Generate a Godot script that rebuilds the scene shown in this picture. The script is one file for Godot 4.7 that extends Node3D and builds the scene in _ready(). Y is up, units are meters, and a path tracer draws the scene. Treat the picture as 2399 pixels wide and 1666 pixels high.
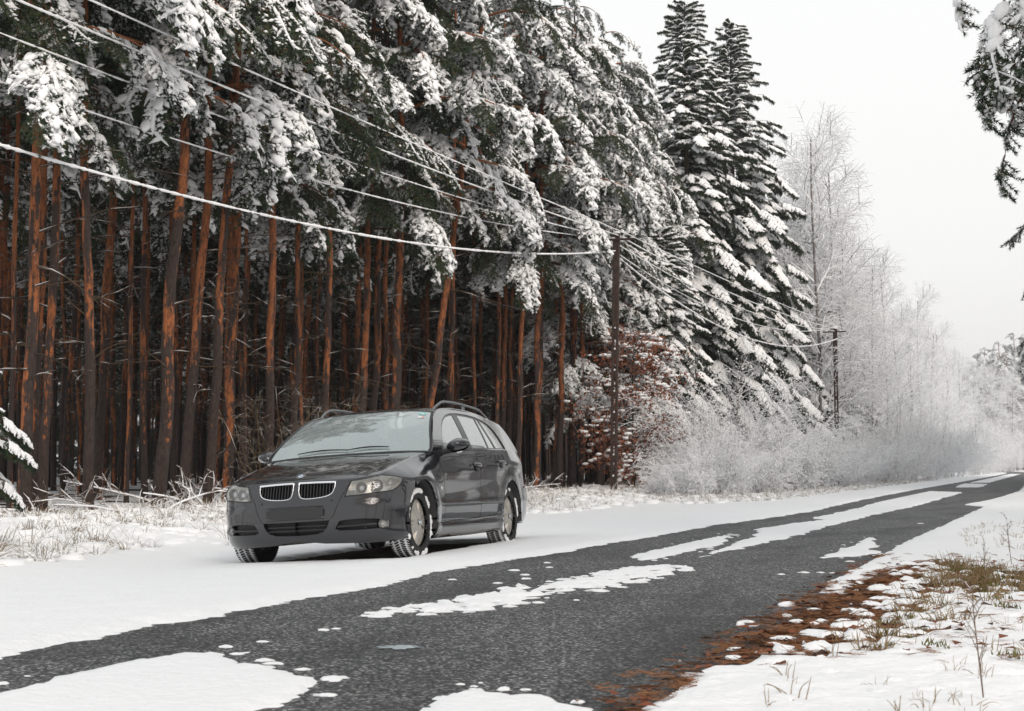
extends Node3D
# A dark estate car parked on the snowy verge of a forest road. Units are metres, y is up.
# "s" runs along the road away from the camera, "t" runs across it to the pine forest; world() turns (s, t) into x and z.

const ROAD_U := Vector2(0.3519, 0.9360)
const ROAD_N := Vector2(-0.9360, 0.3519)
const EYE := 0.80

var rng := RandomNumberGenerator.new()
var mats := {}
var taken := {}
var n_fine := FastNoiseLite.new()
var n_mid := FastNoiseLite.new()
var n_wide := FastNoiseLite.new()


func world(s: float, t: float, y := 0.0) -> Vector3:
	return Vector3(s * ROAD_U.x + t * ROAD_N.x, y, -(s * ROAD_U.y + t * ROAD_N.y))


func to_st(p: Vector3) -> Vector2:
	return Vector2(p.x * ROAD_U.x - p.z * ROAD_U.y, p.x * ROAD_N.x - p.z * ROAD_N.y)


# the road bends gently to the forest side far away
func bend(s: float) -> float:
	var k := maxf(s - 170.0, 0.0)
	return 0.0006 * k * k if k < 100.0 else 6.0 + 0.12 * (k - 100.0)


func smooth(a: float, b: float, x: float) -> float:
	var k := clampf((x - a) / (b - a), 0.0, 1.0)
	return k * k * (3.0 - 2.0 * k)


# bare earth and asphalt, without snow
func ground_y(s: float, t: float) -> float:
	var q := t - bend(s)
	var y := 0.0
	if q > 4.9:
		y = -0.046 * (minf(q, 8.0) - 4.9) + 0.12 * smooth(9.0, 14.0, q)
	if q > 8.0:
		y += 0.10 * n_wide.get_noise_2d(s * 6.0, t * 6.0) * smooth(8.0, 11.0, q)
	if q < 0.9:
		y += 0.05 * n_wide.get_noise_2d(s * 9.0, t * 9.0) * smooth(0.9, -0.5, q) + 0.04 * smooth(0.9, -1.5, q)
	return y


class Builder:
	var v := PackedVector3Array()
	var n := PackedVector3Array()
	var uv := PackedVector2Array()
	var c := PackedColorArray()
	var ix := PackedInt32Array()
	var tint := Color.WHITE

	func add(p: Vector3, m: Vector3, w := Vector2.ZERO) -> int:
		v.append(p)
		n.append(m)
		uv.append(w)
		c.append(tint)
		return v.size() - 1

	# front faces run clockwise; the winding follows the normals that were given
	func tri(a: int, b: int, d: int) -> void:
		if (v[d] - v[a]).cross(v[b] - v[a]).dot(n[a] + n[b] + n[d]) < 0.0:
			ix.append_array([a, d, b])
		else:
			ix.append_array([a, b, d])

	func quad(a: int, b: int, d: int, e: int) -> void:
		tri(a, b, d)
		tri(a, d, e)

	func flat(a: Vector3, b: Vector3, d: Vector3) -> void:
		var m := (d - a).cross(b - a).normalized()
		var k := v.size()
		add(a, m)
		add(b, m)
		add(d, m)
		ix.append_array([k, k + 1, k + 2])

	func flat_quad(a: Vector3, b: Vector3, d: Vector3, e: Vector3) -> void:
		flat(a, b, d)
		flat(a, d, e)

	# a box with its own axes: centre, half sizes along x, y, z of the basis
	func box(at: Vector3, half: Vector3, turn := Basis.IDENTITY, cut := 0.0) -> void:
		var k := minf(cut, minf(half.x, minf(half.y, half.z)) * 0.9)
		var sides := [[Vector3.RIGHT, Vector3.UP, Vector3.BACK], [Vector3.UP, Vector3.BACK, Vector3.RIGHT], [Vector3.BACK, Vector3.RIGHT, Vector3.UP]]
		for s in sides:
			for sg: float in [-1.0, 1.0]:
				var d: Vector3 = s[0] * sg
				var hu: float = absf((s[1] as Vector3).dot(half)) - k
				var hv: float = absf((s[2] as Vector3).dot(half)) - k
				var o: Vector3 = d * absf(d.dot(half))
				var q := []
				for w in [Vector2(-1, -1), Vector2(1, -1), Vector2(1, 1), Vector2(-1, 1)]:
					q.append(add(at + turn * (o + s[1] * (w.x * hu) + s[2] * (w.y * hv)), turn * d, w))
				quad(q[0], q[1], q[2], q[3])
		if k > 0.0:
			for s in sides:
				for su: float in [-1.0, 1.0]:
					for sv: float in [-1.0, 1.0]:
						var du: Vector3 = s[1] * su
						var dv: Vector3 = s[2] * sv
						var along: Vector3 = s[0]
						var l: float = absf(along.dot(half)) - k
						var hu2: float = absf(du.dot(half))
						var hv2: float = absf(dv.dot(half))
						var m: Vector3 = turn * (du + dv).normalized()
						var q2 := [add(at + turn * (du * hu2 + dv * (hv2 - k) + along * l), m), add(at + turn * (du * (hu2 - k) + dv * hv2 + along * l), m), add(at + turn * (du * (hu2 - k) + dv * hv2 - along * l), m), add(at + turn * (du * hu2 + dv * (hv2 - k) - along * l), m)]
						quad(q2[0], q2[1], q2[2], q2[3])

	# a round tube through points, one radius for each; v of the texture runs along it in metres
	func tube(p: PackedVector3Array, r: PackedFloat32Array, sides := 6, cap := false) -> void:
		var m := p.size()
		var side := Vector3.ZERO
		var first := v.size()
		var far := 0.0
		for i in m:
			var d := (p[mini(i + 1, m - 1)] - p[maxi(i - 1, 0)]).normalized()
			if i == 0:
				side = d.cross(Vector3.UP if absf(d.y) < 0.9 else Vector3.RIGHT).normalized()
			else:
				side = (side - d * side.dot(d)).normalized()
				far += p[i].distance_to(p[i - 1])
			var over := side.cross(d)
			for k in sides + 1:
				var a := TAU * k / sides
				var w := side * cos(a) + over * sin(a)
				add(p[i] + w * r[i], w, Vector2(float(k) / sides, far))
		for i in m - 1:
			for k in sides:
				var a := first + i * (sides + 1) + k
				var b := a + sides + 1
				tri(a, a + 1, b + 1)
				tri(a, b + 1, b)
		if cap:
			for e in [0, m - 1]:
				var d := (p[0] - p[1]).normalized() if e == 0 else (p[m - 1] - p[m - 2]).normalized()
				var o := add(p[e], d)
				var rim := []
				for k in sides:
					rim.append(add(v[first + e * (sides + 1) + k], d))
				for k in sides:
					tri(o, rim[k], rim[(k + 1) % sides])

	# a lumpy ball: eight faces split once
	func blob(at: Vector3, r: Vector3, rough: float, g: RandomNumberGenerator, turn := Basis.IDENTITY) -> void:
		var first := v.size()
		for d in DIRS:
			var k := 1.0 + g.randf_range(-rough, rough)
			add(at + turn * (d * r * k), (turn * (d / r)).normalized())
		for f in FACES:
			ix.append_array([first + f.x, first + f.y, first + f.z])

	# the same with eight faces, for what is only a pixel or two wide
	func crumb(at: Vector3, r: Vector3, rough: float, g: RandomNumberGenerator, turn := Basis.IDENTITY) -> void:
		var first := v.size()
		for k in 6:
			add(at + turn * (DIRS[k] * r * (1.15 + g.randf_range(-rough, rough))), (turn * (DIRS[k] / r)).normalized())
		for x in [0, 1]:
			for y in [2, 3]:
				for z in [4, 5]:
					tri(first + x, first + y, first + z)

	static var DIRS: Array[Vector3] = []
	static var FACES: Array[Vector3i] = []

	static func make_ball() -> void:
		var d: Array[Vector3] = [Vector3.RIGHT, Vector3.LEFT, Vector3.UP, Vector3.DOWN, Vector3.BACK, Vector3.FORWARD]
		var between := {}
		var faces: Array[Vector3i] = []
		for x in [0, 1]:
			for y in [2, 3]:
				for z in [4, 5]:
					var k := [x, y, z]
					var e := []
					for i in 3:
						var a: int = k[i]
						var b: int = k[(i + 1) % 3]
						var key := Vector2i(mini(a, b), maxi(a, b))
						if not between.has(key):
							between[key] = d.size()
							d.append((d[a] + d[b]).normalized())
						e.append(between[key])
					for q in [[k[0], e[0], e[2]], [k[1], e[1], e[0]], [k[2], e[2], e[1]], [e[0], e[1], e[2]]]:
						var a: Vector3 = d[q[0]]
						if (d[q[2]] - a).cross(d[q[1]] - a).dot(a) < 0.0:
							faces.append(Vector3i(q[0], q[2], q[1]))
						else:
							faces.append(Vector3i(q[0], q[1], q[2]))
		DIRS = d
		FACES = faces

	func arrays() -> Array:
		var a := []
		a.resize(Mesh.ARRAY_MAX)
		a[Mesh.ARRAY_VERTEX] = v
		a[Mesh.ARRAY_NORMAL] = n
		a[Mesh.ARRAY_TEX_UV] = uv
		a[Mesh.ARRAY_COLOR] = c
		a[Mesh.ARRAY_INDEX] = ix
		return a

	func mesh(m: Material, onto: ArrayMesh = null) -> ArrayMesh:
		var out := onto if onto else ArrayMesh.new()
		if ix.size() > 0:
			out.add_surface_from_arrays(Mesh.PRIMITIVE_TRIANGLES, arrays())
			out.surface_set_material(out.get_surface_count() - 1, m)
		return out


func numbered(called: String) -> String:
	if not taken.has(called):
		taken[called] = 0
		return called
	taken[called] += 1
	return "%s_%03d" % [called, taken[called]]


func tag(o: Node, label: String, category: String, group := "", kind := "") -> void:
	o.set_meta("label", label)
	o.set_meta("category", category)
	if group:
		o.set_meta("group", group)
	if kind:
		o.set_meta("kind", kind)


func thing(called: String, label: String, category: String, at := Vector3.ZERO, turn := 0.0, group := "") -> Node3D:
	var o := Node3D.new()
	o.name = numbered(called)
	add_child(o)
	o.position = at
	o.rotation.y = turn
	tag(o, label, category, group)
	return o


func put(m: Mesh, called: String, parent: Node = null) -> MeshInstance3D:
	var o := MeshInstance3D.new()
	o.mesh = m
	if parent:
		o.name = called
		parent.add_child(o, true)
	else:
		o.name = numbered(called)
		add_child(o)
	return o


func scatter(m: Mesh, places: Array[Transform3D], called: String, parent: Node = null) -> MultiMeshInstance3D:
	var mm := MultiMesh.new()
	mm.transform_format = MultiMesh.TRANSFORM_3D
	mm.mesh = m
	mm.instance_count = places.size()
	for i in places.size():
		mm.set_instance_transform(i, places[i])
	var o := MultiMeshInstance3D.new()
	o.multimesh = mm
	if parent:
		o.name = called
		parent.add_child(o, true)
	else:
		o.name = numbered(called)
		add_child(o)
	return o


func paint(called: String, color: Color, roughness := 0.6, metallic := 0.0) -> StandardMaterial3D:
	var m := StandardMaterial3D.new()
	m.albedo_color = color.linear_to_srgb()
	m.roughness = roughness
	m.metallic = metallic
	m.resource_name = called
	mats[called] = m
	return m


func noise_texture(seed_value: int, frequency: float, colors: Array, size := 512, octaves := 5, as_normal := 0.0) -> NoiseTexture2D:
	var f := FastNoiseLite.new()
	f.seed = seed_value
	f.noise_type = FastNoiseLite.TYPE_SIMPLEX_SMOOTH
	f.frequency = frequency
	f.fractal_octaves = octaves
	var x := NoiseTexture2D.new()
	x.width = size
	x.height = size
	x.seamless = true
	x.noise = f
	if as_normal > 0.0:
		x.as_normal_map = true
		x.bump_strength = as_normal
	elif colors.size() > 0:
		var g := Gradient.new()
		var at := PackedFloat32Array()
		var cs := PackedColorArray()
		for i in colors.size():
			at.append(colors[i][0])
			cs.append((colors[i][1] as Color).linear_to_srgb())
		g.offsets = at
		g.colors = cs
		x.color_ramp = g
	return x


func _ready() -> void:
	Builder.make_ball()
	rng.seed = 20240117
	n_fine.seed = 3
	n_fine.frequency = 1.0
	n_fine.fractal_octaves = 2
	n_mid.seed = 7
	n_mid.frequency = 1.0
	n_mid.fractal_octaves = 3
	n_wide.seed = 11
	n_wide.frequency = 0.05
	n_wide.fractal_octaves = 3
	set_camera_and_light()
	make_materials()
	print("ground")
	build_ground()
	print("car")
	build_car()
	print("forest")
	build_forest()
	print("frosted trees")
	build_frosted()
	print("poles")
	build_poles()
	print("details")
	build_details()
	build_mist()


func set_camera_and_light() -> void:
	var cam := Camera3D.new()
	cam.name = "camera"
	cam.fov = rad_to_deg(2.0 * atan(833.0 / 3300.0))
	cam.near = 0.05
	cam.far = 2000.0
	cam.position = Vector3(0, EYE, 0)
	cam.rotation.x = atan(261.0 / 3300.0)
	var lens := CameraAttributesPhysical.new()
	lens.frustum_focal_length = 24.0 / (2.0 * tan(deg_to_rad(cam.fov) / 2.0))
	lens.frustum_focus_distance = 14.0
	lens.exposure_aperture = 8.0
	lens.frustum_far = 2000.0
	cam.attributes = lens
	add_child(cam)
	cam.current = true

	var sky := ProceduralSkyMaterial.new()
	sky.sky_top_color = Color(0.838, 0.848, 0.854)
	sky.sky_horizon_color = Color(0.880, 0.874, 0.862)
	sky.sky_curve = 0.25
	sky.ground_bottom_color = Color(0.7, 0.7, 0.7)
	sky.ground_horizon_color = Color(0.83, 0.83, 0.82)
	sky.sun_angle_max = 0.0
	var air := Environment.new()
	air.background_mode = Environment.BG_SKY
	air.sky = Sky.new()
	air.sky.sky_material = sky
	air.tonemap_mode = Environment.TONE_MAPPER_LINEAR
	air.tonemap_exposure = 1.42
	air.sdfgi_enabled = true
	air.ssao_enabled = true
	air.ssil_enabled = true
	air.fog_enabled = true
	air.fog_density = 0.0004
	air.fog_light_color = Color(0.93, 0.94, 0.95)
	air.volumetric_fog_enabled = true
	air.volumetric_fog_density = 0.0
	var w := WorldEnvironment.new()
	w.name = "overcast_air"
	w.environment = air
	add_child(w)

	var sun := DirectionalLight3D.new()
	sun.name = "veiled_sun"
	sun.light_color = Color(1.0, 0.955, 0.91)
	sun.light_energy = 0.5
	sun.light_angular_distance = 25.0
	sun.shadow_enabled = true
	add_child(sun)
	sun.look_at_from_position(Vector3(4.5, 7, 9), Vector3.ZERO)


func make_materials() -> void:
	# --- snow: fresh, matt, finely grained
	var snow := paint("snow", Color(0.86, 0.87, 0.885), 0.75)
	snow.normal_enabled = true
	snow.normal_texture = noise_texture(5, 0.02, [], 512, 5, 6.0)
	snow.normal_scale = 0.9
	snow.uv1_triplanar = true
	snow.uv1_world_triplanar = true
	snow.uv1_scale = Vector3(1.7, 1.7, 1.7)
	paint("bough_snow", Color(0.90, 0.905, 0.915), 0.8)

	# --- asphalt: pale chippings in dark binder
	var road := paint("asphalt", Color(1, 1, 1), 0.62)
	var chips := noise_texture(21, 0.11, [[0.0, Color(0.012, 0.013, 0.014)], [0.30, Color(0.022, 0.023, 0.025)], [0.50, Color(0.05, 0.052, 0.056)], [0.68, Color(0.10, 0.104, 0.11)], [0.86, Color(0.22, 0.224, 0.23)], [1.0, Color(0.55, 0.55, 0.54)]], 1024, 1)
	(chips.noise as FastNoiseLite).noise_type = FastNoiseLite.TYPE_CELLULAR
	(chips.noise as FastNoiseLite).cellular_return_type = FastNoiseLite.RETURN_CELL_VALUE
	(chips.noise as FastNoiseLite).fractal_type = FastNoiseLite.FRACTAL_NONE
	chips.seamless_blend_skirt = 0.05
	road.albedo_texture = chips
	road.normal_enabled = true
	road.normal_texture = noise_texture(21, 0.11, [], 1024, 2, 8.0)
	road.normal_scale = 1.0
	road.uv1_triplanar = true
	road.uv1_world_triplanar = true
	road.uv1_scale = Vector3(0.73, 0.73, 0.73)
	road.vertex_color_use_as_albedo = true

	# --- earth with pine needles
	var soil := paint("soil", Color(1, 1, 1), 0.95)
	soil.albedo_texture = noise_texture(31, 0.06, [[0.0, Color(0.012, 0.008, 0.006)], [0.4, Color(0.03, 0.017, 0.010)], [0.55, Color(0.070, 0.033, 0.018)], [0.7, Color(0.13, 0.060, 0.032)], [1.0, Color(0.22, 0.13, 0.07)]], 1024, 5)
	soil.normal_enabled = true
	soil.normal_texture = noise_texture(31, 0.06, [], 1024, 5, 14.0)
	soil.uv1_triplanar = true
	soil.uv1_world_triplanar = true
	soil.uv1_scale = Vector3(0.9, 0.9, 0.9)

	var water := paint("meltwater", Color(0.35, 0.42, 0.46), 0.04)
	water.metallic_specular = 0.6

	for k in 2:
		mats["pine_bark_%d" % k] = pine_bark(k)
	var plain := paint("twig_bark", Color(1, 1, 1), 0.9)
	plain.vertex_color_use_as_albedo = true
	var green := paint("needles", Color(1, 1, 1), 0.75)
	green.vertex_color_use_as_albedo = true
	var dry := paint("dry_leaf", Color(1, 1, 1), 0.85)
	dry.vertex_color_use_as_albedo = true
	dry.backlight_enabled = true
	dry.backlight = Color(0.3, 0.25, 0.2)


# Scots pine bark: dark deep plates on the lower stem, thin flaking orange bark higher up, the border between them ragged
func pine_bark(k: int) -> StandardMaterial3D:
	var w := 128
	var h := 2048
	var im := Image.create(w, h, false, Image.FORMAT_RGB8)
	var hm := Image.create(w, h, false, Image.FORMAT_RGB8)
	var flake := FastNoiseLite.new()
	flake.seed = 40 + k
	flake.noise_type = FastNoiseLite.TYPE_CELLULAR
	flake.cellular_return_type = FastNoiseLite.RETURN_CELL_VALUE
	flake.frequency = 0.55
	var crack := FastNoiseLite.new()
	crack.seed = 50 + k
	crack.noise_type = FastNoiseLite.TYPE_CELLULAR
	crack.cellular_return_type = FastNoiseLite.RETURN_DISTANCE2_SUB
	crack.frequency = 0.55
	var fibre := FastNoiseLite.new()
	fibre.seed = 60 + k
	fibre.frequency = 0.9
	fibre.fractal_octaves = 4
	var patch := FastNoiseLite.new()
	patch.seed = 70 + k
	patch.frequency = 0.12
	patch.fractal_octaves = 3
	for j in h:
		var up := 18.0 * j / h
		for i in w:
			var a := TAU * i / w
			var x := 2.2 * cos(a)
			var z := 2.2 * sin(a)
			var y := up * 9.0
			var cell := flake.get_noise_3d(x, y, z)
			var gap := crack.get_noise_3d(x, y, z)
			var f := fibre.get_noise_3d(x * 1.6, y * 0.6, z * 1.6)
			var p := patch.get_noise_3d(x * 1.5, up * 3.0, z * 1.5)
			# how far up the orange bark starts here: every flake has its own say
			var orange := smooth(-0.25, 0.25, (up - [4.4, 6.0][k]) * 0.26 + cell * 0.9 + p * 2.2)
			var dark := Color(0.018, 0.012, 0.010).lerp(Color(0.052, 0.033, 0.028), clampf(0.5 + f, 0, 1))
			var warm := Color(0.105, 0.033, 0.013).lerp(Color(0.35, 0.115, 0.036), clampf(0.5 + cell * 0.5 + f * 0.5, 0, 1))
			var col := dark.lerp(warm, orange)
			var cut := smooth(-0.985, -0.86, gap)
			col = col.lerp(Color(0.045, 0.02, 0.012), (1.0 - cut) * 0.75)
			im.set_pixel(i, h - 1 - j, col.linear_to_srgb())
			var b := clampf(cut * 0.6 + cell * 0.15 + f * 0.25 + 0.1, 0, 1)
			hm.set_pixel(i, h - 1 - j, Color(b, b, b))
	var m := StandardMaterial3D.new()
	m.resource_name = "pine_bark"
	m.albedo_texture = ImageTexture.create_from_image(im)
	hm.bump_map_to_normal_map(6.0)
	m.normal_enabled = true
	m.normal_texture = ImageTexture.create_from_image(hm)
	m.normal_scale = 1.0
	m.roughness = 0.9
	return m


var POLYS := []


func signed_inside(p: Vector2, poly: PackedVector2Array) -> float:
	var best := 1e9
	var inside := false
	var n := poly.size()
	var a := poly[n - 1]
	for i in n:
		var b := poly[i]
		var e := b - a
		var w := p - a
		var k := clampf(w.dot(e) / maxf(e.length_squared(), 1e-9), 0.0, 1.0)
		best = minf(best, (w - e * k).length_squared())
		if (a.y > p.y) != (b.y > p.y) and p.x < a.x + (p.y - a.y) / (b.y - a.y) * e.x:
			inside = not inside
		a = b
	return sqrt(best) if inside else -sqrt(best)


func along(x: float, table: Array) -> float:
	for i in table.size() - 1:
		if x < table[i + 1][0]:
			return lerpf(table[i][1], table[i + 1][1], clampf((x - table[i][0]) / (table[i + 1][0] - table[i][0]), 0.0, 1.0))
	return table[-1][1]


const EDGE_LEFT := [[0.0, 4.1], [4.8, 4.10], [6.13, 4.24], [6.6, 4.14], [6.84, 4.22], [7.95, 4.17], [10.6, 4.34], [13.6, 4.22], [18.8, 4.24], [25.2, 3.9], [34.0, 4.1], [50.5, 4.2], [80.0, 4.1]]
const VERGE := [Vector2(62, 0.75), Vector2(49.8, 0.72), Vector2(35.75, 1.24), Vector2(31.22, 1.6), Vector2(29.92, 1.14), Vector2(22.45, 1.26), Vector2(15.64, 1.4), Vector2(12.72, 1.39), Vector2(11.29, 1.4), Vector2(9.97, 1.41), Vector2(9.21, 1.37), Vector2(8.87, 1.19), Vector2(10.68, 1.17), Vector2(11.18, 1.14), Vector2(12.12, 0.97), Vector2(12.42, 0.83), Vector2(11.79, 0.64), Vector2(11.35, 0.16), Vector2(10.5, -0.6), Vector2(9, -2), Vector2(6, -4), Vector2(6, -60), Vector2(62, -60)]
const NEAR := [Vector2(4.59, 1.27), Vector2(4.76, 1.25), Vector2(5.19, 1.27), Vector2(5.55, 1.26), Vector2(5.76, 1.15), Vector2(6.31, 1.01), Vector2(6.69, 0.95), Vector2(7.81, 0.96), Vector2(9.65, 1.0), Vector2(10.18, 0.86), Vector2(9.6, 0.13), Vector2(8.7, -1.2), Vector2(6.2, -4), Vector2(5, -60), Vector2(-9, -60), Vector2(-9, 1.2), Vector2(3.5, 1.3)]
var VERGE_POLY := PackedVector2Array(VERGE)
var NEAR_POLY := PackedVector2Array(NEAR)
# patches of snow left on the asphalt: outline, raggedness
var ROAD_SNOW := [
	[[Vector2(22.06, 3.4), Vector2(27.74, 3.36), Vector2(36.93, 3.73), Vector2(47.99, 3.49), Vector2(46.28, 2.36), Vector2(29.42, 2.47), Vector2(24.11, 2.68), Vector2(18.49, 2.73), Vector2(15.76, 2.72), Vector2(13.33, 2.83), Vector2(12.37, 2.88), Vector2(14.27, 3.03), Vector2(16.27, 3.13), Vector2(18.22, 3.45), Vector2(19.49, 3.36), Vector2(21.78, 3.05)], 0.5],
	[[Vector2(12.26, 3.49), Vector2(14.82, 3.58), Vector2(17.35, 3.56), Vector2(14.23, 3.13), Vector2(12.33, 3.15), Vector2(11.76, 3.23)], 0.5],
	[[Vector2(12.68, 1.84), Vector2(13.86, 1.84), Vector2(16.75, 1.85), Vector2(13.53, 1.48), Vector2(13.08, 1.53)], 0.5],
	[[Vector2(74.97, 3.63), Vector2(110.0, 3.75), Vector2(170.0, 3.6), Vector2(170.0, 2.4), Vector2(75.37, 2.58)], 1.0],
	[[Vector2(57.88, 3.23), Vector2(70.74, 3.68), Vector2(68.9, 2.44), Vector2(58.22, 2.34)], 1.0],
	[[Vector2(2.0, 3.3), Vector2(4.17, 3.53), Vector2(4.52, 3.59), Vector2(4.79, 3.57), Vector2(5.02, 3.51), Vector2(5.16, 3.46), Vector2(5.31, 3.32), Vector2(5.2, 3.24), Vector2(5.02, 2.97), Vector2(4.88, 2.73), Vector2(4.7, 2.54), Vector2(4.44, 2.47), Vector2(4.11, 2.43), Vector2(2.0, 2.3)], 0.35],
	[[Vector2(2.5, 1.9), Vector2(4.29, 1.95), Vector2(4.57, 1.98), Vector2(4.8, 1.93), Vector2(4.71, 1.84), Vector2(4.68, 1.68), Vector2(4.58, 1.5), Vector2(4.5, 1.39), Vector2(2.5, 1.3)], 0.35],
	[[Vector2(7.17, 3.29), Vector2(7.55, 3.35), Vector2(8.14, 3.39), Vector2(8.8, 3.25), Vector2(10.04, 3.1), Vector2(10.9, 3.05), Vector2(11.2, 2.8), Vector2(10.22, 2.65), Vector2(9.07, 2.8), Vector2(8.7, 2.95), Vector2(7.69, 2.97), Vector2(7.29, 3.0)], 2.2],
	[[Vector2(7.07, 3.45), Vector2(7.21, 3.39), Vector2(7.01, 3.34), Vector2(6.95, 3.38)], 0.4],
]
var CRUMBS := [Vector2(5.72, 3.37), Vector2(5.5, 3.43), Vector2(5.31, 3.25), Vector2(5.17, 3.04), Vector2(5.0, 2.76), Vector2(4.81, 2.54), Vector2(6.23, 3.33), Vector2(6.3, 3.3), Vector2(9.31, 3.95), Vector2(7.53, 2.96), Vector2(7.64, 2.89), Vector2(7.91, 2.81), Vector2(8.15, 2.65), Vector2(9.13, 3.54), Vector2(9.56, 3.49), Vector2(10.86, 1.72), Vector2(10.62, 1.85), Vector2(10.91, 1.6), Vector2(10.9, 1.51), Vector2(12.27, 1.55), Vector2(20.8, 1.65), Vector2(9.11, 2.64), Vector2(9.51, 2.64), Vector2(7.33, 1.46), Vector2(7.17, 1.39), Vector2(7.97, 1.22), Vector2(7.58, 1.3), Vector2(6.12, 1.27), Vector2(5.85, 1.22), Vector2(6.36, 1.15), Vector2(7.3, 0.93), Vector2(10.42, 0.91), Vector2(9.9, 3.62), Vector2(10.3, 3.85), Vector2(10.7, 3.7), Vector2(11.2, 3.9)]


# depth of snow over the ground in metres; below zero where the ground is bare
func snow_depth(s: float, t: float) -> float:
	var q := t - bend(s)
	var f := n_fine.get_noise_2d(s * 9.0, t * 9.0)
	var m := n_mid.get_noise_2d(s * 1.7, t * 1.7)
	var rag := 0.045 * f + 0.05 * m
	var d := -1.0
	var top := 0.03
	if q > 3.5:
		d = q - along(s, EDGE_LEFT) + rag * 1.1 + 0.08 * n_mid.get_noise_2d(s * 0.7, 3.0)
		top = 0.034
		# under the parked car the ground stayed bare
		var c := car_local(s, t)
		var under := minf(0.70 - absf(c.x), minf(0.35 - c.y, c.y + 3.3)) + rag * 2.5
		if under > -0.3:
			d = minf(d, -under)
		if q > 14.0:
			d = minf(d, (n_mid.get_noise_2d(s * 0.8 + 40.0, t * 0.8) + 0.22 - 0.26 * smooth(15.5, 18.0, q) + f * 0.25) * 0.4)
		return smooth(0.0, 0.14, d) * top + 0.012 * m * smooth(0.05, 0.5, d) + (0.03 * m * smooth(9.0, 11.0, q)) + 0.004 * f if d > 0.0 else d
	if q < 2.2:
		if s > 61.0:
			d = 0.75 + rag * 2.0 - q
		else:
			var p := Vector2(s, t)
			if s > 5.0 and q < 1.8:
				d = signed_inside(p, VERGE_POLY)
				d += rag * (0.7 if q > 0.9 else 1.6)
			if s < 10.6:
				var e := signed_inside(p, NEAR_POLY)
				var patchy := smooth(5.3, 6.2, s + 0.35 * (t - 1.0)) * smooth(2.2, 0.2, e)
				e += rag * 0.6 + patchy * (0.55 * n_fine.get_noise_2d(s * 2.6, t * 3.0) + 0.25 * n_fine.get_noise_2d(s * 5.0 + 20.0, t * 5.0) - 0.04 - 0.20 * smooth(6.0, 7.2, s))
				d = maxf(d, minf(e, 0.3))
			top = 0.026
		if d > 0.0:
			return smooth(-0.02, 0.14, d) * top + 0.016 * m * smooth(0.02, 0.3, d) + 0.010 * f * smooth(0.0, 0.1, d) + 0.004
	if q > 0.7 and q < 4.2:
		for k in POLYS:
			if (k[0] as Rect2).has_point(Vector2(s, t)):
				var r: float = k[2]
				var e := signed_inside(Vector2(s, t), k[1]) + (rag * 1.3 + 0.10 * n_mid.get_noise_2d(s * 0.9 + 9.0, t * 4.0)) * minf(r + 0.35, 1.0)
				if r > 2.0:
					e = minf(e, 0.06) + 0.16 * n_mid.get_noise_2d(s * 4.5, t * 6.5) + 0.06 * f - 0.02
				d = maxf(d, e)
		if d > 0.0:
			return 0.004 + smooth(0.0, 0.09, d) * 0.016 + 0.004 * f * smooth(0.0, 0.06, d)
	return d


func steps(rows: Array) -> PackedFloat32Array:
	var out := PackedFloat32Array()
	for r in rows:
		var x: float = r[0]
		while x < r[1] - 1e-4:
			out.append(x)
			x += r[2]
	return out


func sheet(ss: PackedFloat32Array, qs: PackedFloat32Array, height: Callable, m: Material, tint = null) -> ArrayMesh:
	var b := Builder.new()
	var w := qs.size()
	var flags := PackedByteArray()
	var nv := ss.size() * w
	b.v.resize(nv)
	b.n.resize(nv)
	b.uv.resize(nv)
	b.c.resize(nv)
	flags.resize(nv)
	for i in ss.size():
		var s := ss[i]
		var off := bend(s)
		for j in w:
			var t := qs[j] + off
			var y: float = height.call(s, t)
			flags[i * w + j] = 1 if y > -50.0 else 0
			b.v[i * w + j] = world(s, t, y if y > -50.0 else y + 100.0)
			b.c[i * w + j] = tint.call(s, t) if tint else Color.WHITE
	for i in ss.size():
		for j in w:
			var e := b.v[i * w + mini(j + 1, w - 1)] - b.v[i * w + maxi(j - 1, 0)]
			var f := b.v[mini(i + 1, ss.size() - 1) * w + j] - b.v[maxi(i - 1, 0) * w + j]
			var m2 := e.cross(f).normalized()
			b.n[i * w + j] = m2 if m2.y > 0.0 else -m2
	var ix := PackedInt32Array()
	for i in ss.size() - 1:
		for j in w - 1:
			var a := i * w + j
			if flags[a] + flags[a + 1] + flags[a + w] + flags[a + w + 1] > 0:
				ix.append_array([a, a + w, a + 1, a + 1, a + w, a + w + 1])
	# t grows to the left of s: make the faces look up
	if ix.size() > 0 and (b.v[ix[2]] - b.v[ix[0]]).cross(b.v[ix[1]] - b.v[ix[0]]).y < 0.0:
		ix.reverse()
	b.ix = ix
	return b.mesh(m)


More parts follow.
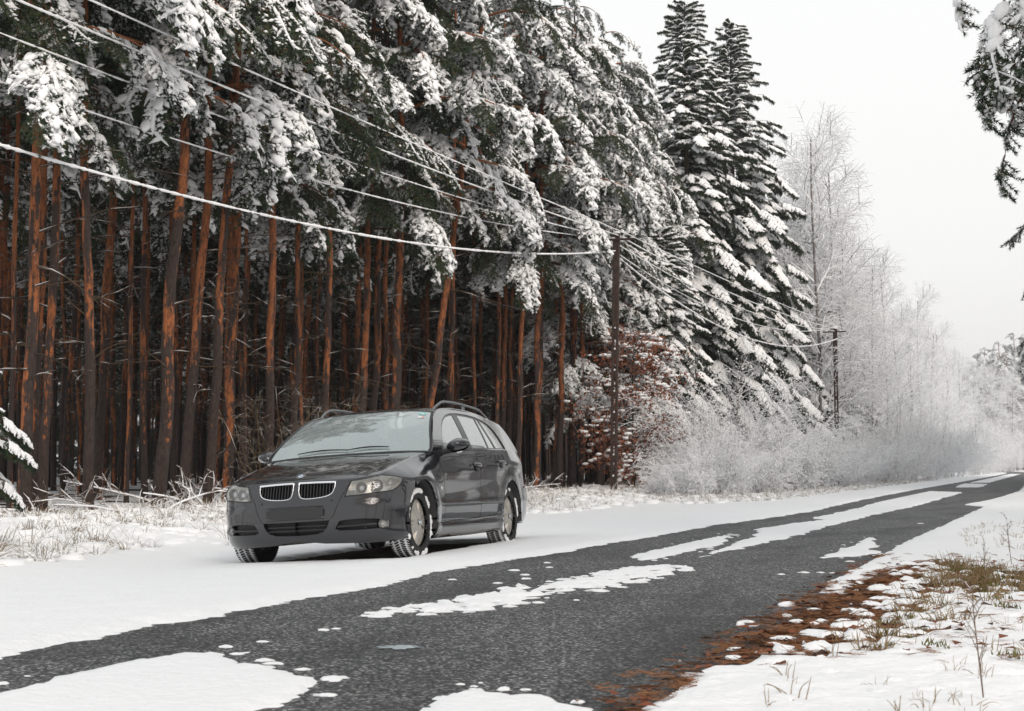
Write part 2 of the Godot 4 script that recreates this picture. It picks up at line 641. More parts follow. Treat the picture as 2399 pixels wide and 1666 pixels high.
func build_ground() -> void:
	for k in ROAD_SNOW:
		var poly := PackedVector2Array(k[0])
		var r := Rect2(poly[0], Vector2.ZERO)
		for p in poly:
			r = r.expand(p)
		POLYS.append([r.grow(0.3), poly, k[1]])
	var ss := steps([[-9.0, 3.0, 0.8], [3.0, 4.6, 0.03]])
	var s := 4.6
	while s < 420.0:
		ss.append(s)
		s += 0.0068 * s
	var qs := steps([[-60.0, -8.0, 4.0], [-8.0, -1.6, 0.2], [-1.6, 1.7, 0.036], [1.7, 4.6, 0.042], [4.6, 9.0, 0.085], [9.0, 18.0, 0.2], [18.0, 60.0, 1.2], [60.0, 200.0, 10.0]])
	var bare := func(s2: float, t: float) -> float:
		var q: float = t - bend(s2)
		var f := n_fine.get_noise_2d(s2 * 7.0, t * 7.0)
		var o := lerpf(-0.03, 0.008, smooth(lerpf(1.55, 0.6, smooth(13.0, 18.0, s2)), lerpf(1.15, 0.3, smooth(13.0, 18.0, s2)), q + 0.10 * n_mid.get_noise_2d(s2 * 1.3, t * 1.3) + 0.05 * f)) if q < 3.0 else lerpf(-0.03, -0.004, smooth(4.3, 4.6, q))
		return ground_y(s2, t) + o + (0.008 * f if q < 1.5 else 0.0)
	var gs := steps([[-9.0, 3.0, 0.8], [3.0, 13.0, 0.05]])
	s = 13.0
	while s < 900.0:
		gs.append(s)
		s += 0.02 * s
	var gq := steps([[-700.0, -60.0, 80.0], [-60.0, -8.0, 4.0], [-8.0, -1.0, 0.25], [-1.0, 1.8, 0.04], [1.8, 5.0, 0.4], [5.0, 18.0, 0.5], [18.0, 60.0, 3.0], [60.0, 700.0, 40.0]])
	var g := put(sheet(gs, gq, bare, mats.soil), "ground")
	g.set_meta("kind", "structure")

	var rs := steps([[-9.0, 3.0, 1.0], [3.0, 20.0, 0.12]])
	s = 20.0
	while s < 420.0:
		rs.append(s)
		s += 0.02 * s
	var rq := steps([[0.6, 4.81, 0.14]])
	var flat_road := func(_s: float, _t: float) -> float: return 0.0
	var worn := func(s2: float, t: float) -> Color:
		var k := 0.92 + 0.75 * n_mid.get_noise_2d(s2 * 0.30, t * 1.5) + 0.25 * n_mid.get_noise_2d(s2 * 1.4 + 7.0, t * 2.2)
		# wet along the bare shoulder, grey slush where tyres crossed the snow
		k *= 1.0 - 0.4 * smooth(1.95, 1.45, t + 0.3 * n_mid.get_noise_2d(s2 * 0.8, t)) * smooth(14.0, 10.0, s2)
		var grit := n_fine.get_noise_2d(s2 * 3.0, t * 9.0)
		k += (2.2 + 1.5 * grit) * smooth(0.45, 0.0, absf((t - 3.30) - 0.06 * (s2 - 15.8)) * 1.6) * smooth(13.6, 15.2, s2) * smooth(18.6, 17.0, s2)
		k += (2.0 + 1.5 * grit) * smooth(0.4, 0.0, absf(t - 1.52) * 2.0) * smooth(12.6, 13.6, s2) * smooth(17.2, 16.0, s2)
		return Color(k, k, k)
	var road := put(sheet(rs, rq, flat_road, mats.asphalt, worn), "road")
	road.set_meta("kind", "structure")

	var cover := func(s2: float, t: float) -> float:
		var d := snow_depth(s2, t)
		var y := ground_y(s2, t)
		return y + d if d > 0.0 else y - 100.0 - minf(-d, 0.04) * 0.8 - 0.004
	var snow := put(sheet(ss, qs, cover, mats.snow), "snow_ground")
	snow.set_meta("kind", "structure")


# ---------------------------------------------------------------- the car
# Car axes: x to its own left side, y up, z forwards from the front axle.
const CAR_YAW := 0.29049
const CAR_AT := Vector3(-1.62732, -0.0602, -12.92607)
const A0 := 1.4035  # arc length from the middle of the nose, along the flank, to the front axle
const PLAN := [Vector2(0, .765), Vector2(.2, .758), Vector2(.4, .735), Vector2(.55, .695), Vector2(.68, .63), Vector2(.78, .54), Vector2(.845, .43), Vector2(.885, .30), Vector2(.903, .15), Vector2(.908, 0), Vector2(.906, -.3), Vector2(.903, -.8), Vector2(.903, -1.4), Vector2(.905, -2.0), Vector2(.908, -2.5), Vector2(.906, -2.8), Vector2(.895, -3.1), Vector2(.865, -3.4), Vector2(.81, -3.6), Vector2(.70, -3.70), Vector2(.5, -3.745), Vector2(0, -3.765)]
const NOSE := [[.14, .12], [.18, .065], [.22, .035], [.28, .008], [.34, 0.0], [.45, .002], [.50, .006], [.53, .020], [.58, .028], [.64, .04], [.70, .06], [.74, .08], [.80, .12]]
const FLANK := [[.13, .17], [.16, .105], [.20, .05], [.25, .03], [.30, .034], [.36, .030], [.42, .021], [.47, .0125], [.52, .0145], [.60, .0125], [.70, .006], [.78, .001], [.82, 0.0]]
const SHOULDER := [[.82, 0.0], [.85, .010], [.90, .026], [.95, .042], [1.0, .060], [1.05, .076]]
const HOOD_EDGE := [[.80, .745], [.92, .775], [1.05, .802], [1.2, .834], [1.4, .870], [1.6, .903], [1.8, .932], [1.98, .955], [2.3, .98]]
const HOOD_IN := [[.80, .085], [.92, .113], [1.05, .143], [1.2, .16], [1.4, .158], [1.6, .148], [1.8, .137], [1.98, .13], [2.3, .10]]
var plan_p := PackedVector2Array()
var plan_n := PackedVector2Array()
const PLAN_STEP := 0.004


func car_local(s: float, t: float) -> Vector2:
	var p := world(s, t)
	var dx := p.x - CAR_AT.x
	var dz := p.z - CAR_AT.z
	return Vector2(dx * cos(CAR_YAW) + dz * sin(CAR_YAW), -dx * sin(CAR_YAW) + dz * cos(CAR_YAW))


# smooth curve through a table of [x, y]
func curve(x: float, table: Array) -> float:
	var n := table.size()
	if x <= table[0][0]:
		return table[0][1]
	if x >= table[n - 1][0]:
		return table[n - 1][1]
	var i := 0
	while x > table[i + 1][0]:
		i += 1
	var x0: float = table[i][0]
	var x1: float = table[i + 1][0]
	var y0: float = table[i][1]
	var y1: float = table[i + 1][1]
	var w := x1 - x0
	var m0: float = (y1 - table[i - 1][1]) / (x1 - table[i - 1][0]) if i > 0 else (y1 - y0) / w
	var m1: float = (table[i + 2][1] - y0) / (table[i + 2][0] - x0) if i < n - 2 else (y1 - y0) / w
	var k := (x - x0) / w
	return y0 * (1 + 2 * k) * (1 - k) * (1 - k) + m0 * w * k * (1 - k) * (1 - k) + y1 * k * k * (3 - 2 * k) + m1 * w * k * k * (k - 1)


func make_plan() -> void:
	var q := [Vector2(-PLAN[1].x, PLAN[1].y)] + PLAN + [Vector2(-PLAN[-2].x, PLAN[-2].y)]
	var fine := PackedVector2Array()
	for i in range(1, q.size() - 2):
		for k in 40:
			fine.append((q[i] as Vector2).cubic_interpolate(q[i + 1], q[i - 1], q[i + 2], k / 40.0))
	fine.append(q[-2])
	var walked := 0.0
	plan_p.append(fine[0])
	for i in range(1, fine.size()):
		var d := fine[i].distance_to(fine[i - 1])
		while walked + d >= PLAN_STEP * plan_p.size():
			plan_p.append(fine[i - 1].lerp(fine[i], (PLAN_STEP * plan_p.size() - walked) / d))
		walked += d
	for i in plan_p.size():
		var e := plan_p[mini(i + 8, plan_p.size() - 1)] - plan_p[maxi(i - 8, 0)]
		if i < 8:
			e.y *= float(i) / 8.0
		plan_n.append(Vector2(-e.y, e.x).normalized())


# the lower body, wrapped round from the nose (a = 0) along the left flank to the tail
func ring(p: Vector2) -> Vector3:
	var a := p.x
	var y := p.y
	var f := clampf(a / PLAN_STEP, 0.0, plan_p.size() - 1.001)
	var i := int(f)
	var c := plan_p[i].lerp(plan_p[i + 1], f - i)
	var n := plan_n[i].lerp(plan_n[i + 1], f - i).normalized()
	var z := A0 - a
	var front := 1.0 - smooth(0.55, 1.15, a)
	# the crease along the doors climbs towards the tail
	var lift := (0.745 + 0.058 * (-0.27 - z) - 0.82) * smooth(0.45, 0.72, y) * smooth(1.4, 2.0, a)
	var ys := y - lift
	var flank: float = curve(ys, FLANK) if ys < 0.82 else curve(ys, SHOULDER)
	if a < 2.05:
		var top := along(a, HOOD_EDGE) if a > 0.8 else 0.745
		var lie := along(a, HOOD_IN) if a > 0.8 else 0.085
		var base: float = curve(minf(y, 0.70), FLANK)
		var k := clampf((y - 0.66) / (top - 0.66), 0.0, 1.15)
		var fender := base + (lie - 0.006) * k * k
		flank = lerpf(fender, flank, smooth(1.72, 2.05, a))
	# flared wheel arches
	for w: float in [A0 + 0.03, A0 + 2.80]:
		var r := Vector2(a - w, y - 0.335).length()
		if r < 0.62:
			flank -= 0.012 * smooth(0.52, 0.39, r)
	var d := lerpf(flank, curve(y, NOSE), front)
	if a > 4.2:
		var tail := smooth(4.6, 5.3, a)
		d += tail * (0.10 * smooth(0.62, 1.0, y) + 0.05 * smooth(0.32, 0.2, y))
		d -= 0.05 * tail * smooth(0.66, 0.60, y) * smooth(0.2, 0.35, y)
		d += 0.02 * smooth(4.0, 4.7, a) * smooth(0.85, 1.03, y)
	c -= n * d
	return Vector3(c.x, y, c.y)


# the sides of the cabin, (z, y)
func cabin(p: Vector2) -> Vector3:
	var k := maxf(0.0, (p.y - 1.0) / 0.41)
	var x := 0.846 - 0.195 * pow(k, 1.15) - 0.04 * (1.0 - smooth(-1.0, -0.4, p.x)) * 0.0
	x -= 0.085 * pow(smooth(-2.1, -3.55, p.x), 1.2)
	return Vector3(x, p.y, p.x)


func mirrored(fn: Callable) -> Callable:
	return func(p: Vector2) -> Vector3:
		var q: Vector3 = fn.call(p)
		return Vector3(-q.x, q.y, q.z)


func out_of(fn: Callable, p: Vector2) -> Vector3:
	var e := 0.004
	var n := (fn.call(p + Vector2(e, 0)) - fn.call(p - Vector2(e, 0)) as Vector3).cross(fn.call(p + Vector2(0, e)) - fn.call(p - Vector2(0, e)))
	return n.normalized()


# a sheet of a curved surface cut to an outline, with holes, and an edge of some depth bent inwards
func panel(b: Builder, fn: Callable, outline: Array, cell: Vector2, deep := 0.02, holes := [], hole_deep := 0.03, lift := 0.0, ribs := true) -> void:
	var flip := 1.0
	var poly := PackedVector2Array(outline)
	if Geometry2D.is_polygon_clockwise(poly):
		poly.reverse()
	var cuts: Array[PackedVector2Array] = []
	for h in holes:
		var q := PackedVector2Array(h)
		if Geometry2D.is_polygon_clockwise(q):
			q.reverse()
		cuts.append(q)
	var r := Rect2(poly[0], Vector2.ZERO)
	for p in poly:
		r = r.expand(p)
	var mid := r.get_center()
	# outward is away from the axis of the car
	var m0 := out_of(fn, mid)
	var p0: Vector3 = fn.call(mid)
	if m0.dot(p0 - Vector3(0, 0.6, clampf(p0.z, -3.0, 0.2))) < 0.0:
		flip = -1.0
	var nx := int(ceil(r.size.x / cell.x))
	var ny := int(ceil(r.size.y / cell.y))
	for i in nx:
		for j in ny:
			var o := r.position + Vector2(i, j) * cell
			var pieces := Geometry2D.intersect_polygons(PackedVector2Array([o, o + Vector2(cell.x, 0), o + cell, o + Vector2(0, cell.y)]), poly)
			for h in cuts:
				var rest: Array[PackedVector2Array] = []
				for q in pieces:
					rest.append_array(Geometry2D.clip_polygons(q, h))
				pieces = rest
			for q: PackedVector2Array in pieces:
				var t := Geometry2D.triangulate_polygon(q)
				if t.is_empty():
					for k in range(1, q.size() - 1):
						t.append_array([0, k, k + 1])
				var first := b.v.size()
				for p in q:
					var m := out_of(fn, p) * flip
					b.add((fn.call(p) as Vector3) + m * lift, m, p)
				for k in range(0, t.size(), 3):
					b.tri(first + t[k], first + t[k + 1], first + t[k + 2])
	if ribs:
		edge(b, fn, poly, deep, flip, lift)
		for h in cuts:
			edge(b, fn, h, hole_deep, flip, lift)


func dense(poly: PackedVector2Array, step := 0.02, closed := true) -> PackedVector2Array:
	var out := PackedVector2Array()
	for i in poly.size() - (0 if closed else 1):
		var a := poly[i]
		var c := poly[(i + 1) % poly.size()]
		var k := maxi(1, int(ceil(a.distance_to(c) / step)))
		for j in k:
			out.append(a.lerp(c, float(j) / k))
	if not closed:
		out.append(poly[-1])
	return out


func edge(b: Builder, fn: Callable, poly: PackedVector2Array, deep: float, flip: float, lift: float) -> void:
	var q := dense(poly)
	for i in q.size():
		var p := q[i]
		var w := q[(i + 1) % q.size()]
		var ma := out_of(fn, p) * flip
		var mb := out_of(fn, w) * flip
		var pa: Vector3 = fn.call(p) + ma * lift
		var pb: Vector3 = fn.call(w) + mb * lift
		b.flat_quad(pa, pb, pb - mb * deep, pa - ma * deep)


# corners of an outline made round
func rounded(poly: Array, turns := 2) -> Array:
	var p := PackedVector2Array(poly)
	for k in turns:
		var q := PackedVector2Array()
		for i in p.size():
			var a := p[i]
			var c := p[(i + 1) % p.size()]
			q.append(a.lerp(c, 0.25))
			q.append(a.lerp(c, 0.75))
		p = q
	return Array(p)


# the same for an open run of points: its ends stay
func rounded_run(poly: Array) -> Array:
	var p := PackedVector2Array(poly)
	for k in 2:
		var q := PackedVector2Array([p[0]])
		for i in p.size() - 1:
			q.append(p[i].lerp(p[i + 1], 0.25))
			q.append(p[i].lerp(p[i + 1], 0.75))
		q.append(p[-1])
		p = q
	return Array(p)


func arch(centre: float, r: float, from_y: float, to_y: float, n := 18) -> Array:
	# points over a wheel arch in the ring's (a, y), from the front foot to the rear foot
	var out := []
	var a0 := PI - asin(clampf((from_y - 0.335) / r, -1, 1))
	var a1 := asin(clampf((to_y - 0.335) / r, -1, 1))
	for i in n + 1:
		var k := lerpf(a0, a1, float(i) / n)
		out.append(Vector2(centre + r * cos(k), 0.335 + r * sin(k)))
	return out


func both_sides(root: Node3D, called: String, m: Material, fn: Callable, outline: Array, cell: Vector2, deep := 0.02, holes := [], hole_deep := 0.03, lift := 0.0, parent_pair := []) -> Array:
	var made := []
	for side in 2:
		var b := Builder.new()
		panel(b, fn if side == 0 else mirrored(fn), outline, cell, deep, holes, hole_deep, lift)
		made.append(put(b.mesh(m), called, parent_pair[side] if parent_pair.size() else root))
	return made


func hood_point(u: float, k: float) -> Vector3:
	# u across from -1 to 1, k from the nose (0) to the windscreen (1)
	k = maxf(k, 0.0)
	var w := minf(absf(u), 1.0)
	var f := ring(Vector2(0.80 * w, 0.7245 - 0.008 * smooth(0.0, 0.6, w) + 0.0285 * smooth(0.6, 1.0, w)))
	var side := ring(Vector2(lerpf(0.80, 1.98, k), along(lerpf(0.80, 1.98, k), HOOD_EDGE)))
	var s0 := ring(Vector2(0.80, 0.745))
	var rear := Vector3(0.775 * w, 0.972 - 0.021 * w * w, -0.375 - 0.19 * w * w * w)
	var x := lerpf(f.x, rear.x, k) + (side.x - lerpf(s0.x, rear.x, k)) * w * w * w
	var z := lerpf(f.z, rear.z, k)
	var y := lerpf(f.y, rear.y, k)
	var swell := 0.082 * pow(k, 0.62) * (1.0 - k) 
	# a crease runs from the outer end of each grille to the windscreen pillar
	var at := lerpf(0.47, 0.72, k)
	var over := maxf(0.0, w - at)
	swell += 0.010 * smooth(0.0, 0.1, k) * smooth(1.0, 0.9, k) * (1.0 - smooth(at - 0.28, at + 0.02, w) * 0.0) - 0.055 * (sqrt(over * over + 0.0009) - 0.03) * smooth(0.0, 0.15, k)
	y += swell
	# the outer rim meets the top of the wing
	var rim := side.y - (lerpf(s0.y, 0.951, k) + 0.082 * pow(k, 0.62) * (1.0 - k) + 0.010 * smooth(0.0, 0.1, k) * smooth(1.0, 0.9, k) - 0.055 * (sqrt(pow(1.0 - at, 2) + 0.0009) - 0.03) * smooth(0.0, 0.15, k))
	y += rim * smooth(0.55, 1.0, w)
	return Vector3(x * signf(u), y, z)


func glass_point(u: float, k: float) -> Vector3:
	# windscreen: k = 0 at its foot, 1 at the roof
	var w := absf(u)
	var c := w * w * w
	var mid := Vector2(lerpf(0.984, 1.412, k) + 0.030 * 4.0 * k * (1.0 - k), lerpf(-0.41, -1.04, k))
	var rim := Vector2(curve(k, [[-0.03, 0.945], [0.0, 0.962], [0.4, 1.141], [0.75, 1.291], [1.0, 1.370], [1.03, 1.378]]), curve(k, [[-0.03, -0.435], [0.0, -0.452], [0.4, -0.648], [0.75, -0.886], [1.0, -1.055], [1.03, -1.08]]))
	var p := mid.lerp(rim, c)
	return Vector3((cabin(Vector2(rim.y, rim.x)).x - 0.014) * u, p.x, p.y)


func roof_point(u: float, k: float) -> Vector3:
	var w := absf(u)
	var z := lerpf(-1.042 - 0.015 * w * w, -3.46 + 0.06 * w * w, k)
	var mid: float = curve(z, [[-3.5, 1.385], [-3.2, 1.425], [-2.6, 1.462], [-2.0, 1.478], [-1.6, 1.474], [-1.35, 1.459], [-1.16, 1.437], [-1.04, 1.414]])
	var side: float = curve(z, [[-3.5, 1.335], [-3.2, 1.372], [-2.6, 1.408], [-2.0, 1.432], [-1.6, 1.432], [-1.35, 1.417], [-1.2, 1.399], [-1.05, 1.372]])
	var half := lerpf(0.660, 0.645, smooth(0.0, 0.2, k)) - 0.075 * smooth(0.45, 1.0, k)
	return Vector3(half * u, lerpf(mid, side, pow(w, 2.4)), z)


func grid(b: Builder, fn: Callable, nu: int, nk: int, u0 := -1.0, u1 := 1.0, k0 := 0.0, k1 := 1.0, up := Vector3.UP) -> void:
	var first := b.v.size()
	for j in nk + 1:
		for i in nu + 1:
			var u := lerpf(u0, u1, float(i) / nu)
			var k := lerpf(k0, k1, float(j) / nk)
			var e := 0.004
			var n := ((fn.call(u + e, k) - fn.call(u - e, k)) as Vector3).cross(fn.call(u, k + e) - fn.call(u, k - e)).normalized()
			b.add(fn.call(u, k), n if n.dot(up) > 0.0 else -n, Vector2(u, k))
	for j in nk:
		for i in nu:
			var a := first + j * (nu + 1) + i
			b.quad(a, a + 1, a + nu + 2, a + nu + 1)


func ring_torus(b: Builder, at: Vector3, axis: Vector3, r: float, thick: float, n := 28, sides := 8) -> void:
	var p := PackedVector3Array()
	var rr := PackedFloat32Array()
	var e := axis.cross(Vector3.UP).normalized()
	var f := axis.cross(e)
	for i in n + 1:
		p.append(at + (e * cos(TAU * i / n) + f * sin(TAU * i / n)) * r)
		rr.append(thick)
	b.tube(p, rr, sides)


# a turned shape: [distance along the axis, radius] pairs
func lathe(b: Builder, at: Vector3, axis: Vector3, profile: Array, n := 32) -> void:
	var e := axis.cross(Vector3.UP if absf(axis.y) < 0.9 else Vector3.RIGHT).normalized()
	var f := axis.cross(e)
	var first := b.v.size()
	for i in profile.size():
		var a: Array = profile[maxi(i - 1, 0)]
		var c: Array = profile[mini(i + 1, profile.size() - 1)]
		var slope := Vector2(c[1] - a[1], -(c[0] - a[0]))
		if slope.length() < 1e-6:
			slope = Vector2(0, 1)
		slope = slope.normalized()
		for k in n + 1:
			var w := e * cos(TAU * k / n) + f * sin(TAU * k / n)
			b.add(at + axis * profile[i][0] + w * profile[i][1], (axis * slope.x - w * slope.y).normalized(), Vector2(float(k) / n, float(i) / profile.size()))
	for i in profile.size() - 1:
		for k in n:
			var a := first + i * (n + 1) + k
			b.quad(a, a + 1, a + n + 2, a + n + 1)


func roundel(parent: Node, at: Vector3, axis: Vector3, r: float, upward: Vector3) -> void:
	# a round badge: black ring with a bright rim, blue and white quarters
	var e := (upward - axis * upward.dot(axis)).normalized()
	var f := axis.cross(e)
	var b := Builder.new()
	lathe(b, at, axis, [[0.0, r], [0.003, r], [0.005, r * 0.96], [0.005, r * 0.58], [0.004, r * 0.55]], 24)
	var badge := put(b.mesh(mats.badge_black), "badge", parent)
	var c := Builder.new()
	ring_torus(c, at + axis * 0.004, axis, r * 0.97, 0.0022, 24, 6)
	ring_torus(c, at + axis * 0.005, axis, r * 0.57, 0.0018, 24, 6)
	put(c.mesh(mats.chrome), "badge_rim", badge)
	for k in 4:
		var w := Builder.new()
		for j in 6:
			var a0 := (k + j / 6.0) * PI / 2.0
			var a1 := (k + (j + 1) / 6.0) * PI / 2.0
			w.flat(at + axis * 0.0055, at + axis * 0.0055 + (e * cos(a0) + f * sin(a0)) * r * 0.56, at + axis * 0.0055 + (e * cos(a1) + f * sin(a1)) * r * 0.56)
		put(w.mesh(mats.badge_blue if k % 2 == 0 else mats.badge_white), "badge_quarter", badge)


func car_materials() -> void:
	var body := paint("car_paint", Color(0.024, 0.025, 0.030), 0.20, 0.45)
	body.clearcoat_enabled = true
	body.clearcoat = 1.0
	body.clearcoat_roughness = 0.02
	paint("car_black", Color(0.012, 0.012, 0.013), 0.5)
	paint("car_trim", Color(0.02, 0.02, 0.022), 0.3)
	paint("car_void", Color(0.030, 0.030, 0.031), 0.8)
	paint("liner_felt", Color(0.055, 0.055, 0.056), 0.95)
	paint("floor_pan", Color(0.095, 0.090, 0.085), 0.85)
	paint("carpet", Color(0.075, 0.075, 0.078), 0.95)
	paint("steel_rim", Color(0.16, 0.16, 0.165), 0.5, 0.5)
	paint("plate_black", Color(0.022, 0.022, 0.024), 0.42)
	paint("chrome", Color(0.82, 0.83, 0.85), 0.12, 1.0)
	paint("satin", Color(0.23, 0.235, 0.245), 0.35, 0.8)
	paint("reflector", Color(0.52, 0.51, 0.48), 0.28, 0.75)
	paint("amber", Color(0.55, 0.32, 0.12), 0.3)
	paint("badge_black", Color(0.02, 0.02, 0.025), 0.25)
	paint("badge_blue", Color(0.10, 0.32, 0.62), 0.25)
	paint("badge_white", Color(0.78, 0.79, 0.8), 0.25)
	paint("lens_red", Color(0.35, 0.02, 0.02), 0.1)
	paint("seat_cloth", Color(0.05, 0.05, 0.052), 0.9)
	paint("liner", Color(0.35, 0.35, 0.34), 0.9)
	var rim := paint("wheel_silver", Color(0.42, 0.395, 0.355), 0.42, 0.45)
	rim.clearcoat_enabled = true
	rim.clearcoat = 0.4
	rim.clearcoat_roughness = 0.2
	paint("rubber", Color(0.018, 0.018, 0.019), 0.85)
	var g := paint("screen_glass", Color(0.58, 0.66, 0.66), 0.012, 0.42)
	g.transparency = BaseMaterial3D.TRANSPARENCY_ALPHA
	g.albedo_color.a = 0.30
	g.metallic_specular = 0.6
	var h := paint("side_glass", Color(0.62, 0.66, 0.66), 0.010, 0.5)
	h.transparency = BaseMaterial3D.TRANSPARENCY_ALPHA
	h.albedo_color.a = 0.36
	h.metallic_specular = 0.6
	var l := paint("lamp_lens", Color(0.85, 0.86, 0.84), 0.03)
	l.transparency = BaseMaterial3D.TRANSPARENCY_ALPHA
	l.albedo_color.a = 0.14
	var p := paint("projector", Color(0.30, 0.33, 0.35), 0.05)
	p.metallic_specular = 0.8
	paint("sticker_teal", Color(0.22, 0.55, 0.55), 0.5)
	paint("sticker_white", Color(0.7, 0.7, 0.7), 0.5)
	paint("sticker_red", Color(0.55, 0.10, 0.06), 0.5)


func build_car() -> void:
	make_plan()
	car_materials()
	var car := Node3D.new()
	car.name = numbered("estate_car")
	add_child(car)
	tag(car, "dark grey estate car with roof rails parked on the snowy verge", "car")
	var bx := Vector3(cos(CAR_YAW), 0.062, sin(CAR_YAW)).normalized()
	var bz := Vector3(-sin(CAR_YAW), 0.0127, cos(CAR_YAW))
	bz = (bz - bx * bx.dot(bz)).normalized()
	car.transform = Transform3D(Basis(bx, bz.cross(bx), bz), CAR_AT)
	var body: Material = mats.car_paint
	var C := Vector2(0.035, 0.03)
	var rg: Callable = ring
	var cb: Callable = cabin
	var g := 0.0035

	# ---- front bumper, one piece from wheel to wheel, with its openings
	var kidney := [Vector2(.027, .708), Vector2(.2, .706), Vector2(.366, .701)] + rounded_run([Vector2(.366, .690), Vector2(.360, .645), Vector2(.336, .600), Vector2(.262, .576), Vector2(.113, .566), Vector2(.042, .578), Vector2(.027, .640), Vector2(.027, .69)])
	var intake := [Vector2(0.0, .374), Vector2(.312, .376), Vector2(.303, .345), Vector2(.285, .310), Vector2(.25, .280), Vector2(.20, .264), Vector2(.1, .258), Vector2(0.0, .257)]
	var fog := rounded([Vector2(.352, .284), Vector2(.388, .350), Vector2(.412, .372), Vector2(.586, .379), Vector2(.757, .367), Vector2(.82, .337), Vector2(.862, .303), Vector2(.768, .286), Vector2(.552, .281)], 1)
	var lamp := [Vector2(.452, .575), Vector2(.547, .576), Vector2(.65, .585), Vector2(.749, .595), Vector2(.83, .598), Vector2(.905, .608), Vector2(.965, .635), Vector2(1.009, .671), Vector2(1.044, .714), Vector2(.98, .725), Vector2(.92, .733), Vector2(.86, .739), Vector2(.796, .742), Vector2(.72, .731), Vector2(.657, .719), Vector2(.58, .710), Vector2(.514, .704)]
	var front_arch := arch(A0 + 0.03, 0.362, 0.19, 0.262)
	var fore: Array = front_arch.filter(func(p: Vector2) -> bool: return p.x < 1.225)
	var aft: Array = front_arch.filter(func(p: Vector2) -> bool: return p.x >= 1.225)
	var half := [Vector2(0.0, .205), Vector2(.06, .204), Vector2(.16, .190), Vector2(.25, .178), Vector2(.45, .172), Vector2(.7, .166), Vector2(.95, .168), Vector2(1.06, .178)]
	half.append_array(fore)
	half.append_array([Vector2(1.222, .694), Vector2(1.13, .704), Vector2(1.05, .711)])
	half.append_array([Vector2(1.015, .665), Vector2(.968, .628), Vector2(.907, .602), Vector2(.83, .593), Vector2(.749, .589), Vector2(.65, .580), Vector2(.547, .571), Vector2(.446, .570), Vector2(.509, .706), Vector2(.373, .711), Vector2(.2, .718), Vector2(0.0, .720)])
	var b := Builder.new()
	for side in 2:
		panel(b, rg if side == 0 else mirrored(rg), half, C, 0.03, [kidney, intake, fog], 0.07)
	var bumper := put(b.mesh(body), "front_bumper", car)
	# thin joints of the bumper's middle piece
	for side in 2:
		var fn := rg if side == 0 else mirrored(rg)
		b = Builder.new()
		var line := dense(PackedVector2Array([Vector2(.506, .700), Vector2(.453, .618), Vector2(.405, .546), Vector2(.352, .42), Vector2(.318, .378)]), 0.03, false)
		var pts := PackedVector3Array()
		var rr := PackedFloat32Array()
		for p in line:
			pts.append(fn.call(p))
			rr.append(0.0035)
		b.tube(pts, rr, 5)
		put(b.mesh(mats.car_void), "joint", bumper)
		# washer flap
		b = Builder.new()
		panel(b, fn, [Vector2(.622, .528), Vector2(.636, .557), Vector2(.700, .560), Vector2(.683, .528)], C, 0.004, [], 0.0, 0.003)
		put(b.mesh(body), "washer_flap", bumper)
		# parking sensors
		for at in [Vector2(.335, .545), Vector2(.83, .512)]:
			b = Builder.new()
			lathe(b, fn.call(at), fn.call(at + Vector2(0, 0.0)).direction_to(fn.call(at)) if false else (out_of(fn, at) * (1.0 if out_of(fn, at).z > 0 else -1.0)), [[0.0, .011], [.002, .011], [.003, .009], [.003, .0005]], 12)
			put(b.mesh(mats.car_trim), "parking_sensor", bumper)

	# number plate holder, empty
	b = Builder.new()
	var plate := func(p: Vector2) -> Vector3: return Vector3(p.x, p.y, 0.775 - 0.06 * p.x * p.x)
	panel(b, plate, rounded([Vector2(-.268, .392), Vector2(.268, .392), Vector2(.268, .508), Vector2(-.268, .508)], 1).map(func(p: Vector2) -> Vector2: return p), Vector2(0.06, 0.06), 0.025)
	var holder := put(b.mesh(mats.plate_black), "plate_holder", car)
	b = Builder.new()
	for y: float in [.395, .505]:
		var pts := PackedVector3Array()
		var rr := PackedFloat32Array()
		for i in 13:
			pts.append((plate.call(Vector2(-.262 + .524 * i / 12.0, y)) as Vector3) + Vector3(0, 0, .001))
			rr.append(.004)
		b.tube(pts, rr, 6)
	put(b.mesh(mats.car_trim), "plate_rim", holder)

	# grilles, intakes, fog lamps
	for side in 2:
		var fn := rg if side == 0 else mirrored(rg)
		var grille := Builder.new()
		panel(grille, fn, kidney, C, 0.0, [], 0.0, -0.055, false)
		var gr := put(grille.mesh(mats.car_void), "grille", car)
		var rim := Builder.new()
		var pts := PackedVector3Array()
		var rr := PackedFloat32Array()
		var loop := dense(PackedVector2Array(kidney), 0.012)
		loop.append(loop[0])
		for p in loop:
			pts.append((fn.call(p) as Vector3) + Vector3(0, 0, 0.002))
			rr.append(0.0048 if p.y < 0.695 else 0.011)
		rim.tube(pts, rr, 8)
		put(rim.mesh(mats.chrome), "chrome_surround", gr)
		for i in 11:
			var a := 0.05 + 0.029 * i
			var lo := 0.0
			for k in 60:
				lo = 0.56 + k * 0.0025
				if Geometry2D.is_point_in_polygon(Vector2(a, lo), PackedVector2Array(kidney)):
					break
			var bar := Builder.new()
			var p0: Vector3 = fn.call(Vector2(a, lo))
			var p1: Vector3 = fn.call(Vector2(a, 0.703))
			bar.box((p0 + p1) * 0.5 - Vector3(0, 0, 0.022), Vector3(0.0035, (p1 - p0).length() * 0.5, 0.016), Basis(Vector3.RIGHT, (p1 - p0).normalized(), Vector3.RIGHT.cross((p1 - p0).normalized())))
			put(bar.mesh(mats.car_trim), "slat", gr)
		var back := Builder.new()
		panel(back, fn, fog, C, 0.0, [], 0.0, -0.065, false)
		var recess := put(back.mesh(mats.car_black), "fog_lamp_recess", car)
		var bar2 := Builder.new()
		pts = PackedVector3Array()
		rr = PackedFloat32Array()
